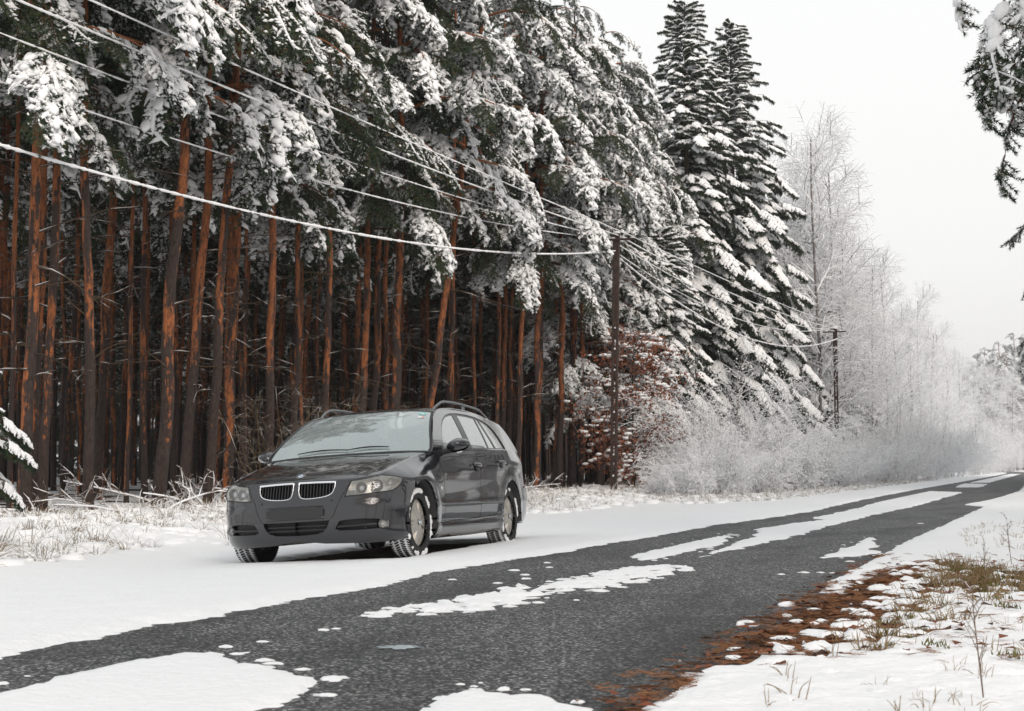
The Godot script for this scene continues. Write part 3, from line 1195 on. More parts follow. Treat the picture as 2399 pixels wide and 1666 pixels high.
		for i in 9:
			pts.append((fn.call(Vector2(.375 + .34 * i / 8.0, .318 + .006 * i / 8.0)) as Vector3) - Vector3(0, 0, .018))
			rr.append(.010)
		bar2.tube(pts, rr, 8)
		put(bar2.mesh(mats.car_trim), "bar", recess)
		var at := Vector2(.79, .322)
		var face: Vector3 = out_of(fn, at)
		face = (face * (1.0 if face.z > 0.0 else -1.0) + Vector3(0, 0, 0.8)).normalized()
		var c: Vector3 = (fn.call(at) as Vector3) - face * 0.035
		var fl := Builder.new()
		lathe(fl, c, face, [[-0.02, 0.02], [0.0, 0.040], [0.018, 0.046], [0.02, 0.043], [0.006, 0.036], [-0.006, 0.018], [-0.008, 0.001]], 24)
		var fogl := put(fl.mesh(mats.reflector), "fog_lamp", car)
		fl = Builder.new()
		lathe(fl, c, face, [[0.019, 0.044], [0.026, 0.03], [0.029, 0.012], [0.0295, 0.0005]], 24)
		put(fl.mesh(mats.lamp_lens), "lens", fogl)
	b = Builder.new()
	for side in 2:
		panel(b, rg if side == 0 else mirrored(rg), intake, C, 0.0, [], 0.0, -0.06, false)
	var air := put(b.mesh(mats.car_void), "lower_intake", car)
	for y: float in [.30, .335]:
		b = Builder.new()
		var pts := PackedVector3Array()
		var rr := PackedFloat32Array()
		for i in 13:
			pts.append(Vector3(-.27 + .54 * i / 12.0, y, .735 - .05 * pow(-.27 + .54 * i / 12.0, 2)))
			rr.append(.008)
		b.tube(pts, rr, 6)
		put(b.mesh(mats.car_trim), "bar", air)

	# ---- headlamps
	for side in 2:
		var fn := rg if side == 0 else mirrored(rg)
		var sg := 1.0 if side == 0 else -1.0
		b = Builder.new()
		panel(b, fn, lamp, C, 0.0, [], 0.0, -0.075, false)
		var poly := PackedVector2Array(lamp)
		edge(b, fn, poly, 0.08, 1.0 if out_of(fn, Vector2(.7, .65)).z > 0.0 else -1.0, -0.004)
		var hl := put(b.mesh(mats.reflector), "headlamp", car)
		for spot in [[Vector2(.598, .642), .049], [Vector2(.748, .655), .054]]:
			var at: Vector2 = spot[0]
			var r: float = spot[1]
			var face := (out_of(fn, at) * (1.0 if out_of(fn, at).z > 0.0 else -1.0) + Vector3(0, 0, 1.4)).normalized()
			var c: Vector3 = (fn.call(at) as Vector3) - face * (r * 0.75 + 0.018)
			var cup := Builder.new()
			lathe(cup, c, face, [[0.03, r * 1.02], [0.034, r * 0.98], [0.01, r * 0.86], [0.0, r * 0.72], [-0.01, r * 0.62]], 28)
			var pr := put(cup.mesh(mats.chrome), "beam_ring", hl)
			var eye := Builder.new()
			lathe(eye, c, face, [[-0.012, r * 0.66], [0.006, r * 0.6], [0.016, r * 0.42], [0.021, r * 0.2], [0.022, 0.0005]], 24)
			put(eye.mesh(mats.projector), "projector", pr)
		# indicator at the outer end
		var at2 := Vector2(.90, .685)
		var face2 := (out_of(fn, at2) * (1.0 if out_of(fn, at2).z > 0.0 else -1.0) + Vector3(0, 0, 0.7)).normalized()
		b = Builder.new()
		lathe(b, (fn.call(at2) as Vector3) - face2 * 0.05, face2, [[0.02, .038], [0.0, .028], [-0.01, .012], [-0.012, .0005]], 20)
		put(b.mesh(mats.reflector), "indicator", hl)
		b = Builder.new()
		panel(b, fn, lamp, C, 0.0, [], 0.0, -0.002, false)
		put(b.mesh(mats.lamp_lens), "lens", hl)
		b = Builder.new()
		var rim_pts := PackedVector3Array()
		var rim_r := PackedFloat32Array()
		var rim_loop := dense(poly, 0.02)
		rim_loop.append(rim_loop[0])
		for p in rim_loop:
			rim_pts.append((fn.call(p) as Vector3) - Vector3(0, 0, 0.003))
			rim_r.append(0.004)
		b.tube(rim_pts, rim_r, 5)
		put(b.mesh(mats.car_black), "seal", hl)

	# ---- wings, doors, sills, rear quarters
	var wing := [Vector2(1.05, .716), Vector2(.98, .729), Vector2(.92, .737), Vector2(.86, .743), Vector2(.808, .747)]
	for a: float in [.86, .92, 1.0, 1.1, 1.2, 1.3, 1.4, 1.5, 1.6, 1.7, 1.8, 1.9, 1.965]:
		wing.append(Vector2(a, along(a, HOOD_EDGE) - 0.003))
	wing.append_array([Vector2(1.962, .918), Vector2(1.966, .764), Vector2(2.0, .68), Vector2(2.018, .612), Vector2(2.03, .50), Vector2(2.03, .304), Vector2(1.80, .298)])
	var back_arch := aft.duplicate()
	back_arch.reverse()
	wing.append_array(back_arch)
	wing.append_array([Vector2(1.226, .698), Vector2(1.13, .709)])
	var wings := both_sides(car, "front_wing", body, rg, wing, C, 0.02)
	for side in 2:
		# repeater lamp on the wing
		var fn := rg if side == 0 else mirrored(rg)
		b = Builder.new()
		panel(b, fn, rounded([Vector2(1.89, .632), Vector2(1.955, .628), Vector2(1.945, .604), Vector2(1.915, .600)], 1), Vector2(.02, .02), 0.006, [], 0.0, 0.005)
		put(b.mesh(mats.badge_white), "repeater_lamp", wings[side])
	var f_door := [Vector2(1.970, .945), Vector2(1.970, .918), Vector2(1.974, .764), Vector2(2.008, .68), Vector2(2.026, .612), Vector2(2.038, .50), Vector2(2.038, .306), Vector2(2.6, .317), Vector2(3.112, .328), Vector2(3.128, .42), Vector2(3.128, .513), Vector2(3.110, .658), Vector2(3.100, .823), Vector2(3.105, 1.000), Vector2(2.6, .982), Vector2(2.2, .960)]
	var r_door := [Vector2(3.113, 1.000), Vector2(3.108, .823), Vector2(3.118, .658), Vector2(3.136, .513), Vector2(3.136, .42), Vector2(3.120, .328), Vector2(3.5, .338), Vector2(3.822, .348), Vector2(3.838, .42), Vector2(3.872, .52), Vector2(3.912, .62), Vector2(3.945, .70), Vector2(3.962, .80), Vector2(3.972, .92), Vector2(3.972, 1.022), Vector2(3.6, 1.016)]
	var fd := both_sides(car, "front_door", body, rg, f_door, C, 0.02)
	var rd := both_sides(car, "rear_door", body, rg, r_door, C, 0.02)
	var rear_arch := arch(A0 + 2.80, 0.365, 0.27, 0.25)
	var quarter := [Vector2(3.980, 1.022), Vector2(3.980, .92), Vector2(3.970, .80), Vector2(3.953, .70), Vector2(3.920, .62), Vector2(3.880, .52), Vector2(3.846, .42), Vector2(3.832, .352)]
	quarter.append_array(rear_arch)
	quarter.append_array([Vector2(4.62, .26), Vector2(4.70, .50), Vector2(4.74, .62), Vector2(4.80, .64), Vector2(4.86, .95), Vector2(4.95, 1.03), Vector2(4.5, 1.03)])
	both_sides(car, "rear_quarter", body, rg, quarter, C, 0.02)
	var sill := [Vector2(1.79, .292), Vector2(2.04, .299), Vector2(2.6, .311), Vector2(3.12, .322), Vector2(3.5, .332), Vector2(3.845, .342), Vector2(3.84, .20), Vector2(3.83, .165), Vector2(3.0, .155), Vector2(1.82, .155), Vector2(1.79, .20)]
	both_sides(car, "sill", body, rg, sill, Vector2(0.06, 0.02), 0.02)
	var tail_bumper := [Vector2(4.626, .26), Vector2(4.706, .50), Vector2(4.746, .615), Vector2(5.1, .62), Vector2(5.879, .62), Vector2(5.879, .23), Vector2(5.2, .22), Vector2(4.8, .23)]
	b = Builder.new()
	for side in 2:
		panel(b, rg if side == 0 else mirrored(rg), tail_bumper, Vector2(.05, .04), 0.03)
	put(b.mesh(body), "rear_bumper", car)
	both_sides(car, "tail_lamp", mats.lens_red, rg, [Vector2(4.808, .645), Vector2(4.868, .945), Vector2(5.12, .93), Vector2(5.20, .80), Vector2(5.16, .65)], Vector2(.05, .04), 0.03)
	b = Builder.new()
	for side in 2:
		panel(b, rg if side == 0 else mirrored(rg), [Vector2(4.80, .632), Vector2(5.17, .645), Vector2(5.21, .80), Vector2(5.13, .938), Vector2(4.87, .952), Vector2(4.96, 1.03), Vector2(5.4, 1.03), Vector2(5.879, 1.03), Vector2(5.879, .625), Vector2(5.1, .625)], Vector2(.05, .04), 0.03)
	var gate := put(b.mesh(body), "tailgate", car)
	var rear_glass := func(u: float, k: float) -> Vector3:
		return Vector3(lerpf(.70, .53, k) * u, lerpf(1.028, 1.385 - .03 * u * u, k), lerpf(-3.655 + .10 * u * u, -3.47 + .05 * u * u, k))
	b = Builder.new()
	grid(b, rear_glass, 12, 8, -1, 1, 0, 1, Vector3(0, 0, -1))
	put(b.mesh(mats.side_glass), "rear_window", gate)

	# handles, mirrors
	for side in 2:
		var sg := 1.0 if side == 0 else -1.0
		for h in [[-1.575, .836, fd], [-2.425, .873, rd]]:
			var z: float = h[0]
			var y: float = h[1]
			b = Builder.new()
			lathe(b, Vector3(sg * .905, y - .004, z), Vector3(sg, 0.25, 0).normalized(), [[-.004, .052], [.002, .05], [-.001, .03], [-.006, .0005]], 20)
			var cup := put(b.mesh(mats.car_trim), "handle_cup", h[2][side])
			b = Builder.new()
			var pts := PackedVector3Array()
			var rr := PackedFloat32Array()
			for i in 11:
				var k := i / 10.0
				pts.append(Vector3(sg * (.908 + .030 * sin(PI * clampf(k * 1.0, 0, 1))), y + .010 + .012 * (0.5 - k), z + .11 - .22 * k))
				rr.append(.012 + .006 * sin(PI * k))
			b.tube(pts, rr, 8, true)
			put(b.mesh(body), "handle", cup)
		var m := Builder.new()
		var cap := func(u: float, k: float) -> Vector3:
			# mirror shell: u round it, k from the glass to the nose
			var a := PI * u
			var shrink := sqrt(maxf(0.0, 1.0 - k * k))
			var hx := 0.118 * shrink
			var hy := 0.072 * shrink
			return Vector3(sg * (.985 + hx * cos(a) + (.02 * k if cos(a) < 0.0 else -.01 * k)), 1.012 + hy * sin(a) * (1.0 if sin(a) > 0.0 else 0.8) + .012 * cos(a), -.80 + .155 * k)
		grid(m, cap, 28, 10, -1, 1, 0, 0.999, Vector3(0, 0.3, 1))
		# normals away from the middle of the shell
		for i in m.v.size():
			if m.n[i].dot(m.v[i] - Vector3(sg * .985, 1.012, -.84)) < 0.0:
				m.n[i] = -m.n[i]
		var shell := put(m.mesh(body), "door_mirror", fd[side])
		m = Builder.new()
		lathe(m, Vector3(sg * .985, 1.012, -.798), Vector3(0, 0, -1), [[-.004, .068], [.004, .066], [.002, .0005]], 24)
		put(m.mesh(mats.chrome), "mirror_glass", shell)
		m = Builder.new()
		m.tube(PackedVector3Array([Vector3(sg * .82, .955, -.74), Vector3(sg * .87, .965, -.745), Vector3(sg * .93, .975, -.75)]), PackedFloat32Array([.035, .028, .03]), 10, true)
		put(m.mesh(mats.car_trim), "mirror_foot", shell)

	# ---- bonnet
	b = Builder.new()
	grid(b, hood_point, 48, 40, -0.995, 0.995, 0.002, 0.985)
	for k: float in [0.002, 0.985]:
		for i in 40:
			var u0 := lerpf(-0.995, 0.995, i / 40.0)
			var u1 := lerpf(-0.995, 0.995, (i + 1) / 40.0)
			b.flat_quad(hood_point(u0, k), hood_point(u1, k), hood_point(u1, k) - Vector3(0, .02, 0), hood_point(u0, k) - Vector3(0, .02, 0))
	for u: float in [-0.995, 0.995]:
		for i in 30:
			var k0 := lerpf(0.002, 0.985, i / 30.0)
			var k1 := lerpf(0.002, 0.985, (i + 1) / 30.0)
			b.flat_quad(hood_point(u, k0), hood_point(u, k1), hood_point(u, k1) - Vector3(0, .02, 0), hood_point(u, k0) - Vector3(0, .02, 0))
	var hood := put(b.mesh(body), "bonnet", car)
	var hp := hood_point(0.0, 0.075)
	var hn := (hood_point(0.0, 0.06) - hood_point(0.0, 0.09)).cross(Vector3.RIGHT).normalized()
	roundel(hood, hp + hn * 0.002, hn if hn.y > 0.0 else -hn, 0.041, Vector3(0, 0, -1))

	# ---- roof, rails, windscreen
	b = Builder.new()
	grid(b, roof_point, 24, 40)
	for k: float in [1.0]:
		for i in 24:
			var u0 := lerpf(-1, 1, i / 24.0)
			var u1 := lerpf(-1, 1, (i + 1) / 24.0)
			b.flat_quad(roof_point(u0, k), roof_point(u1, k), roof_point(u1, k) - Vector3(0, .03, -.02), roof_point(u0, k) - Vector3(0, .03, -.02))
	var roof := put(b.mesh(body), "roof", car)
	for sg: float in [-1.0, 1.0]:
		b = Builder.new()
		var pts := PackedVector3Array()
		var rr := PackedFloat32Array()
		for i in 41:
			var k := i / 40.0
			var z := lerpf(-1.17, -3.05, k)
			var lift := 0.068 * pow(clampf(sin(PI * k) * 2.2, 0.0, 1.0), 0.6) if k < 0.5 else 0.068 * pow(clampf(sin(PI * k) * 1.6, 0.0, 1.0), 0.8)
			var base: float = curve(z, [[-3.5, 1.335], [-3.2, 1.372], [-2.6, 1.408], [-2.0, 1.432], [-1.6, 1.432], [-1.35, 1.412], [-1.15, 1.368]])
			pts.append(Vector3(sg * (0.600 + 0.012 * smooth(0.0, 0.1, k) - 0.03 * smooth(0.7, 1.0, k)), base + lift + 0.004, z))
			rr.append(0.0135)
		b.tube(pts, rr, 8, true)
		var rail := put(b.mesh(mats.satin), "roof_rail", car)
		b = Builder.new()
		b.box(Vector3(sg * 0.612, 1.455, -2.12), Vector3(.010, .035, .03), Basis.IDENTITY, .004)
		put(b.mesh(mats.satin), "rail_foot", rail)
	b = Builder.new()
	grid(b, glass_point, 28, 16, -0.97, 0.97, 0.012, 0.975)
	var screen := put(b.mesh(mats.screen_glass), "windscreen", car)
	b = Builder.new()
	for u: float in [-1.0, 1.0]:
		grid(b, glass_point, 2, 16, u, u * 0.965, 0.0, 1.0)
	grid(b, glass_point, 24, 1, -1, 1, -0.02, 0.014)
	grid(b, glass_point, 24, 1, -1, 1, 0.972, 1.004)
	put(b.mesh(mats.car_black), "screen_seal", screen)
	# scuttle under the wipers, wiper arms, stickers, inner mirror
	b = Builder.new()
	var cowl := func(u: float, k: float) -> Vector3: return hood_point(u, 0.975).lerp(glass_point(u, 0.02), k) - Vector3(0, 0.014 * sin(PI * k) + 0.004, 0)
	grid(b, cowl, 24, 4, -0.98, 0.98)
	put(b.mesh(mats.car_black), "scuttle", car)
	for w in [[-0.62, 0.02, 0.05, 0.055], [-0.02, 0.50, 0.05, 0.07]]:
		b = Builder.new()
		var pts := PackedVector3Array()
		var rr := PackedFloat32Array()
		for i in 13:
			var k := i / 12.0
			pts.append(glass_point(lerpf(w[0], w[1], k), lerpf(w[2], w[3], k) + 0.025 * sin(PI * k)) + Vector3(0, 0.014, 0.010))
			rr.append(lerpf(0.008, 0.005, absf(k - 0.5) * 2.0))
		b.tube(pts, rr, 6, true)
		put(b.mesh(mats.car_black), "wiper", screen)
	var stuck := func(u0: float, u1: float, k0: float, k1: float, m: Material) -> void:
		var q := Builder.new()
		var fn := func(u: float, k: float) -> Vector3: return glass_point(u, k) + Vector3(0, 0.0035, 0.002)
		grid(q, fn, 3, 3, u0, u1, k0, k1)
		put(q.mesh(m), "sticker", screen)
	stuck.call(.80, .90, .855, .945, mats.sticker_teal)
	stuck.call(.835, .875, .88, .92, mats.sticker_white)
	stuck.call(.80, .89, .755, .825, mats.sticker_white)
	stuck.call(.855, .885, .765, .80, mats.sticker_red)

	# ---- cabin sides: pillars and roof frame round the windows, glass, door frames
	var frame := [Vector2(-.44, .958), Vector2(-.52, 1.04), Vector2(-.66, 1.150), Vector2(-.90, 1.303), Vector2(-1.02, 1.358), Vector2(-1.15, 1.395), Vector2(-1.30, 1.422), Vector2(-1.6, 1.442), Vector2(-2.0, 1.444), Vector2(-2.2, 1.436), Vector2(-2.6, 1.416), Vector2(-2.9, 1.395), Vector2(-3.2, 1.372), Vector2(-3.40, 1.345), Vector2(-3.46, 1.30), Vector2(-3.52, 1.22), Vector2(-3.58, 1.03), Vector2(-2.9, 1.024), Vector2(-2.2, 1.016), Vector2(-1.7, 1.000), Vector2(-1.2, .979), Vector2(-.75, .955), Vector2(-.58, .940)]
	var dlo := [Vector2(-.735, .968), Vector2(-.80, 1.040), Vector2(-.92, 1.155), Vector2(-1.03, 1.235), Vector2(-1.16, 1.302), Vector2(-1.32, 1.352), Vector2(-1.5, 1.378), Vector2(-1.75, 1.392), Vector2(-2.05, 1.392), Vector2(-2.35, 1.378), Vector2(-2.60, 1.352), Vector2(-2.78, 1.318), Vector2(-2.90, 1.265), Vector2(-2.98, 1.19), Vector2(-3.03, 1.10), Vector2(-3.05, 1.045), Vector2(-2.6, 1.034), Vector2(-2.2, 1.026), Vector2(-1.7, 1.010), Vector2(-1.2, .989)]
	both_sides(car, "cabin_frame", body, cb, frame, Vector2(.045, .03), 0.012, [dlo], 0.012)
	var panes := [
		["front_door", [Vector2(-.775, .985), Vector2(-.83, 1.045), Vector2(-.94, 1.148), Vector2(-1.05, 1.225), Vector2(-1.18, 1.290), Vector2(-1.34, 1.338), Vector2(-1.52, 1.364), Vector2(-1.585, 1.368), Vector2(-1.53, 1.018), Vector2(-1.2, 1.003)], fd],
		["rear_door", [Vector2(-1.745, 1.376), Vector2(-2.05, 1.376), Vector2(-2.285, 1.364), Vector2(-2.235, 1.04), Vector2(-1.685, 1.023)], rd],
		["rear_door", [Vector2(-2.33, 1.360), Vector2(-2.40, 1.354), Vector2(-2.515, 1.047), Vector2(-2.275, 1.041)], rd],
		["quarter", [Vector2(-2.455, 1.350), Vector2(-2.60, 1.334), Vector2(-2.76, 1.302), Vector2(-2.87, 1.252), Vector2(-2.95, 1.18), Vector2(-3.0, 1.10), Vector2(-3.02, 1.06), Vector2(-2.585, 1.050)], []],
	]
	# the dark frames between the panes
	var gaps := []
	for p in panes:
		gaps.append(p[1])
	both_sides(car, "window_frame", mats.car_trim, cb, dlo, Vector2(.04, .03), 0.004, gaps, 0.012, -0.008)
	for side in 2:
		for p in panes:
			b = Builder.new()
			panel(b, cb if side == 0 else mirrored(cb), p[1], Vector2(.06, .05), 0.0, [], 0.0, -0.012, false)
			put(b.mesh(mats.side_glass), "window", p[2][side] if (p[2] as Array).size() else car)

	# ---- what shows through the glass: seats, dashboard, steering wheel
	b = Builder.new()
	b.box(Vector3(0, .46, -1.9), Vector3(.70, .10, 1.55), Basis.IDENTITY, .02)
	put(b.mesh(mats.carpet), "cabin_floor", car)
	b = Builder.new()
	var dash := func(u: float, k: float) -> Vector3: return Vector3(.74 * u, lerpf(.955, .80, k * k) + .02 * sin(PI * k) + (.03 * exp(-pow((u - .45) * 4.0, 2)) * sin(PI * k)), lerpf(-.50, -1.02, k) - .05 * u * u)
	grid(b, dash, 20, 10)
	put(b.mesh(mats.car_black), "dashboard", car)
	b = Builder.new()
	ring_torus(b, Vector3(.37, .90, -1.12), Vector3(0, .42, -.9).normalized(), .185, .014, 28, 8)
	for k in 3:
		b.tube(PackedVector3Array([Vector3(.37, .90, -1.12), Vector3(.37 + .18 * [1, -1, 0][k], .90 - .16 * [0, 0, 1][k], -1.12 - .07 * [0, 0, 1][k])]), PackedFloat32Array([.03, .018]), 6)
	put(b.mesh(mats.car_black), "steering_wheel", car)
	for x: float in [-.37, .37]:
		for z: float in [-1.55, -2.45]:
			var seat := Builder.new()
			var rest := func(u: float, k: float) -> Vector3:
				var hw := .245 - .05 * k * k
				return Vector3(x + hw * sin(PI * u), .62 + .55 * k, z - .10 - .20 * k + .075 * cos(PI * u))
			grid(seat, rest, 20, 8, -1, 1, 0, 1, Vector3(0, 0, 1))
			seat.box(Vector3(x, .59, z + .18), Vector3(.25, .09, .27), Basis.IDENTITY, .05)
			seat.box(Vector3(x, 1.165, z - .30), Vector3(.19, .02, .07), Basis.IDENTITY, .015)
			var st := put(seat.mesh(mats.seat_cloth), "seat", car)
			seat = Builder.new()
			seat.box(Vector3(x, 1.27, z - .32), Vector3(.13, .075, .045), Basis.IDENTITY, .035)
			put(seat.mesh(mats.seat_cloth), "head_restraint", st)
	b = Builder.new()
	b.box(Vector3(-.02, 1.285, -1.16), Vector3(.12, .034, .018), Basis.IDENTITY, .012)
	b.box(Vector3(-.02, 1.325, -1.12), Vector3(.035, .035, .03), Basis.IDENTITY, .01)
	put(b.mesh(mats.car_black), "inner_mirror", car)

	# ---- floor pan and wheel houses
	b = Builder.new()
	b.box(Vector3(0, .25, -1.38), Vector3(.62, .06, 2.0), Basis.IDENTITY, .02)
	b.box(Vector3(0, .27, -1.38), Vector3(.80, .05, .95), Basis.IDENTITY, .02)
	b.box(Vector3(0, .25, .45), Vector3(.45, .05, .16), Basis.IDENTITY, .02)
	b.box(Vector3(0, .45, -3.3), Vector3(.60, .18, .30), Basis.IDENTITY, .02)
	b.box(Vector3(0, .48, .35), Vector3(.52, .14, .28), Basis.IDENTITY, .02)
	put(b.mesh(mats.floor_pan), "underbody", car)
	for at: float in [-.03, -2.80]:
		for sg: float in [-1.0, 1.0]:
			b = Builder.new()
			var house := func(u: float, k: float) -> Vector3:
				var a := lerpf(-0.25, PI + 0.25, (u + 1.0) / 2.0)
				return Vector3(sg * lerpf(.885, .55, k), .335 + .357 * sin(a), at + .357 * cos(a))
			grid(b, house, 24, 2, -1, 1, 0, 1, Vector3(0, -1, 0))
			put(b.mesh(mats.liner_felt), "wheel_housing", car)

	# ---- wheels
	for w in [[.755, 0.0], [-.755, 0.0], [.765, -2.76], [-.765, -2.76]]:
		build_wheel(car, w[0], w[1])


func build_wheel(car: Node3D, x: float, z: float) -> void:
	var sg := signf(x)
	var root := Node3D.new()
	root.name = "wheel"
	car.add_child(root, true)
	root.position = Vector3(x, .314, z)
	var ax := Vector3(sg, 0, 0)
	var b := Builder.new()
	lathe(b, Vector3.ZERO, ax, [[-.10, .215], [-.105, .25], [-.10, .285], [-.085, .304], [-.06, .309], [.06, .309], [.085, .304], [.100, .285], [.106, .25], [.102, .222], [.092, .212]], 64)
	# tread blocks in two rows of slanted bars
	for i in 72:
		var a := TAU * i / 72.0
		for row in 4:
			var o: float = [-.075, -.028, .028, .075][row]
			var at := a + (0.5 if row % 2 else 0.0) * TAU / 72.0
			var out := Vector3(0, sin(at), cos(at))
			var roundabout := Vector3(0, cos(at), -sin(at))
			var slant := ax * 0.9 + roundabout * (0.45 if row < 2 else -0.45)
			var s2 := slant.normalized()
			b.box(ax * o + out * (.310 - (.008 if row == 0 or row == 3 else 0.0)), Vector3(.021, .0075, .0075), Basis(s2, out, s2.cross(out)), .0015)
	put(b.mesh(mats.rubber), "tyre", root)
	# wheel cover: seven broad spokes, seven vents near the rim
	b = Builder.new()
	var nr := 14
	var na := 112
	var first := b.v.size()
	var depth := func(r: float, a: float) -> float:
		var k := cos(7.0 * a)
		var valley := smooth(0.2, 0.95, k)
		var y := .094 - .018 * smooth(.06, .20, r) - .5 * pow(maxf(r - .19, 0.0), 1.0)
		y -= .030 * valley * smooth(.06, .13, r) * smooth(.208, .19, r)
		y -= .010 * smooth(.05, .03, r) * 0.0
		return y
	var ring_r := func(i: int) -> float: return lerpf(.030, .216, float(i) / nr)
	for i in nr + 1:
		for k in na + 1:
			var a := TAU * k / na
			var r: float = ring_r.call(i)
			var w := Vector3(0, sin(a), cos(a))
			var e1: Vector3 = ax * (depth.call(r + .003, a) - depth.call(r - .003, a)) + w * .006
			var e2: Vector3 = ax * (depth.call(r, a + .02) - depth.call(r, a - .02)) + Vector3(0, cos(a), -sin(a)) * (.04 * r)
			var n := e1.cross(e2).normalized()
			b.add(ax * depth.call(r, a) + w * r, n if n.dot(ax) > 0.0 else -n, Vector2(a, r))
	for i in nr:
		for k in na:
			var a := TAU * (k + .5) / na
			var r: float = (ring_r.call(i) + ring_r.call(i + 1)) * .5
			var off: float = absf(wrapf(a, -PI / 7.0, PI / 7.0)) * r
			if r > .125 and r < .195 and off < .007 + .018 * (r - .125) / .07:
				continue
			var q := first + i * (na + 1) + k
			b.quad(q, q + 1, q + na + 2, q + na + 1)
	lathe(b, Vector3.ZERO, ax, [[.094, .030], [.098, .029], [.099, .0005]], 20)
	var cover := put(b.mesh(mats.wheel_silver), "wheel_cover", root)
	roundel(cover, ax * .0985, ax, .027, Vector3.UP)
	b = Builder.new()
	lathe(b, Vector3.ZERO, ax, [[.040, .214], [.012, .19], [.012, .0005]], 32)
	put(b.mesh(mats.steel_rim), "rim", root)
	# snow packed on the tread and the shoulder of the tyre
	b = Builder.new()
	var g := RandomNumberGenerator.new()
	g.seed = int(absf(x) * 1000.0 + absf(z) * 77.0 + (5 if sg > 0 else 9))
	# a ragged crust along the shoulder, broken where it fell off, and snow pressed into the grooves
	var n := 150
	var rows := []
	for i in n + 1:
		var a := TAU * i / n
		var lump := smooth(-0.25, 0.05, n_mid.get_noise_2d(cos(a) * 1.3 + z, sin(a) * 1.3 + x * 3.0))
		var w := Vector3(0, sin(a), cos(a))
		var grow := lump * (0.7 + 0.6 * g.randf())
		rows.append([w, grow])
	rows[n] = rows[0]
	var base := b.v.size()
	for i in n + 1:
		var w: Vector3 = rows[i][0]
		var k: float = rows[i][1]
		b.add(ax * (.098 + .002 * k) + w * (.270 - .012 * k + .016 * (1.0 - k)), (ax - w * .4).normalized())
		b.add(ax * (.098 + .016 * k) + w * .283, (ax + w * .1).normalized())
		b.add(ax * (.090 + .018 * k) + w * (.296 + .007 * k), (ax + w).normalized())
		b.add(ax * (.080 - .02 * k) + w * (.303 + .010 * k), (ax * .3 + w).normalized())
		b.add(ax * (.070 - .03 * k) + w * (.306 - .002 * (1.0 - k)), (w - ax * .5).normalized())
	for i in n:
		for j in 4:
			var q := base + i * 5 + j
			b.quad(q, q + 1, q + 6, q + 5)
	lathe(b, Vector3.ZERO, ax, [[-.088, .304], [-.07, .3095], [-.03, .312], [.03, .312], [.07, .3095], [.088, .304]], 90)
	put(b.mesh(mats.bough_snow), "snow", root)


# ---------------------------------------------------------------- trees under snow
const ROADWARDS := -0.3596  # turn that makes a tree's own x axis point at the road


# snow lying along a twig: a lumpy ridge, wide and flat below
func ridge(b: Builder, p: PackedVector3Array, w: float, h: float, g: RandomNumberGenerator) -> void:
	var m := p.size()
	var first := b.v.size()
	var was := g.randf_range(0.5, 1.2)
	for i in m:
		var d := (p[mini(i + 1, m - 1)] - p[maxi(i - 1, 0)]).normalized()
		var side := d.cross(Vector3.UP)
		side = side.normalized() if side.length() > 0.05 else Vector3.RIGHT
		var up := side.cross(d)
		if up.y < 0.0:
			up = -up
		was = lerpf(was, g.randf_range(0.35, 1.35), 0.6)
		var k := was if i > 0 and i < m - 1 else 0.12
		for j in 6:
			var a: float = [-2.0, -1.15, -0.4, 0.4, 1.15, 2.0][j]
			var o := side * sin(a) * w * k + up * (cos(a) * h * k + 0.25 * h * k)
			b.add(p[i] + o + Vector3(0, 0, 0), (side * sin(a) / w + up * cos(a) / h).normalized())
	for i in m - 1:
		for j in 5:
			var q := first + i * 6 + j
			b.ix.append_array([q, q + 6, q + 7, q, q + 7, q + 1])


func needles(b: Builder, at: Vector3, d: Vector3, n: int, long: float, wide: float, g: RandomNumberGenerator) -> void:
	var shade := g.randf()
	b.tint = Color(0.020, 0.040, 0.020).lerp(Color(0.060, 0.085, 0.032), shade * shade)
	if g.randf() < 0.07:
		b.tint = Color(0.10, 0.060, 0.022)
	for i in n:
		var w := (d * 0.75 + Vector3(g.randf_range(-1, 1), g.randf_range(-0.9, 0.8), g.randf_range(-1, 1))).normalized()
		var c := w.cross(Vector3(g.randf_range(-1, 1), g.randf_range(-1, 1), g.randf_range(-1, 1))).normalized() * wide
		b.flat(at + c, at - c, at + w * long * g.randf_range(0.7, 1.2))


func bent(from: Vector3, d: Vector3, long: float, droop: float, n: int, g: RandomNumberGenerator, wobble := 0.12) -> PackedVector3Array:
	var p := PackedVector3Array([from])
	var at := from
	for i in n:
		d = (d + Vector3(g.randf_range(-wobble, wobble), -droop / n + g.randf_range(-wobble, wobble) * 0.5, g.randf_range(-wobble, wobble))).normalized()
		at += d * long / n
		p.append(at)
	return p


func taper(n: int, a: float, c: float) -> PackedFloat32Array:
	var r := PackedFloat32Array()
	for i in n:
		r.append(lerpf(a, c, float(i) / maxf(n - 1, 1)))
	return r


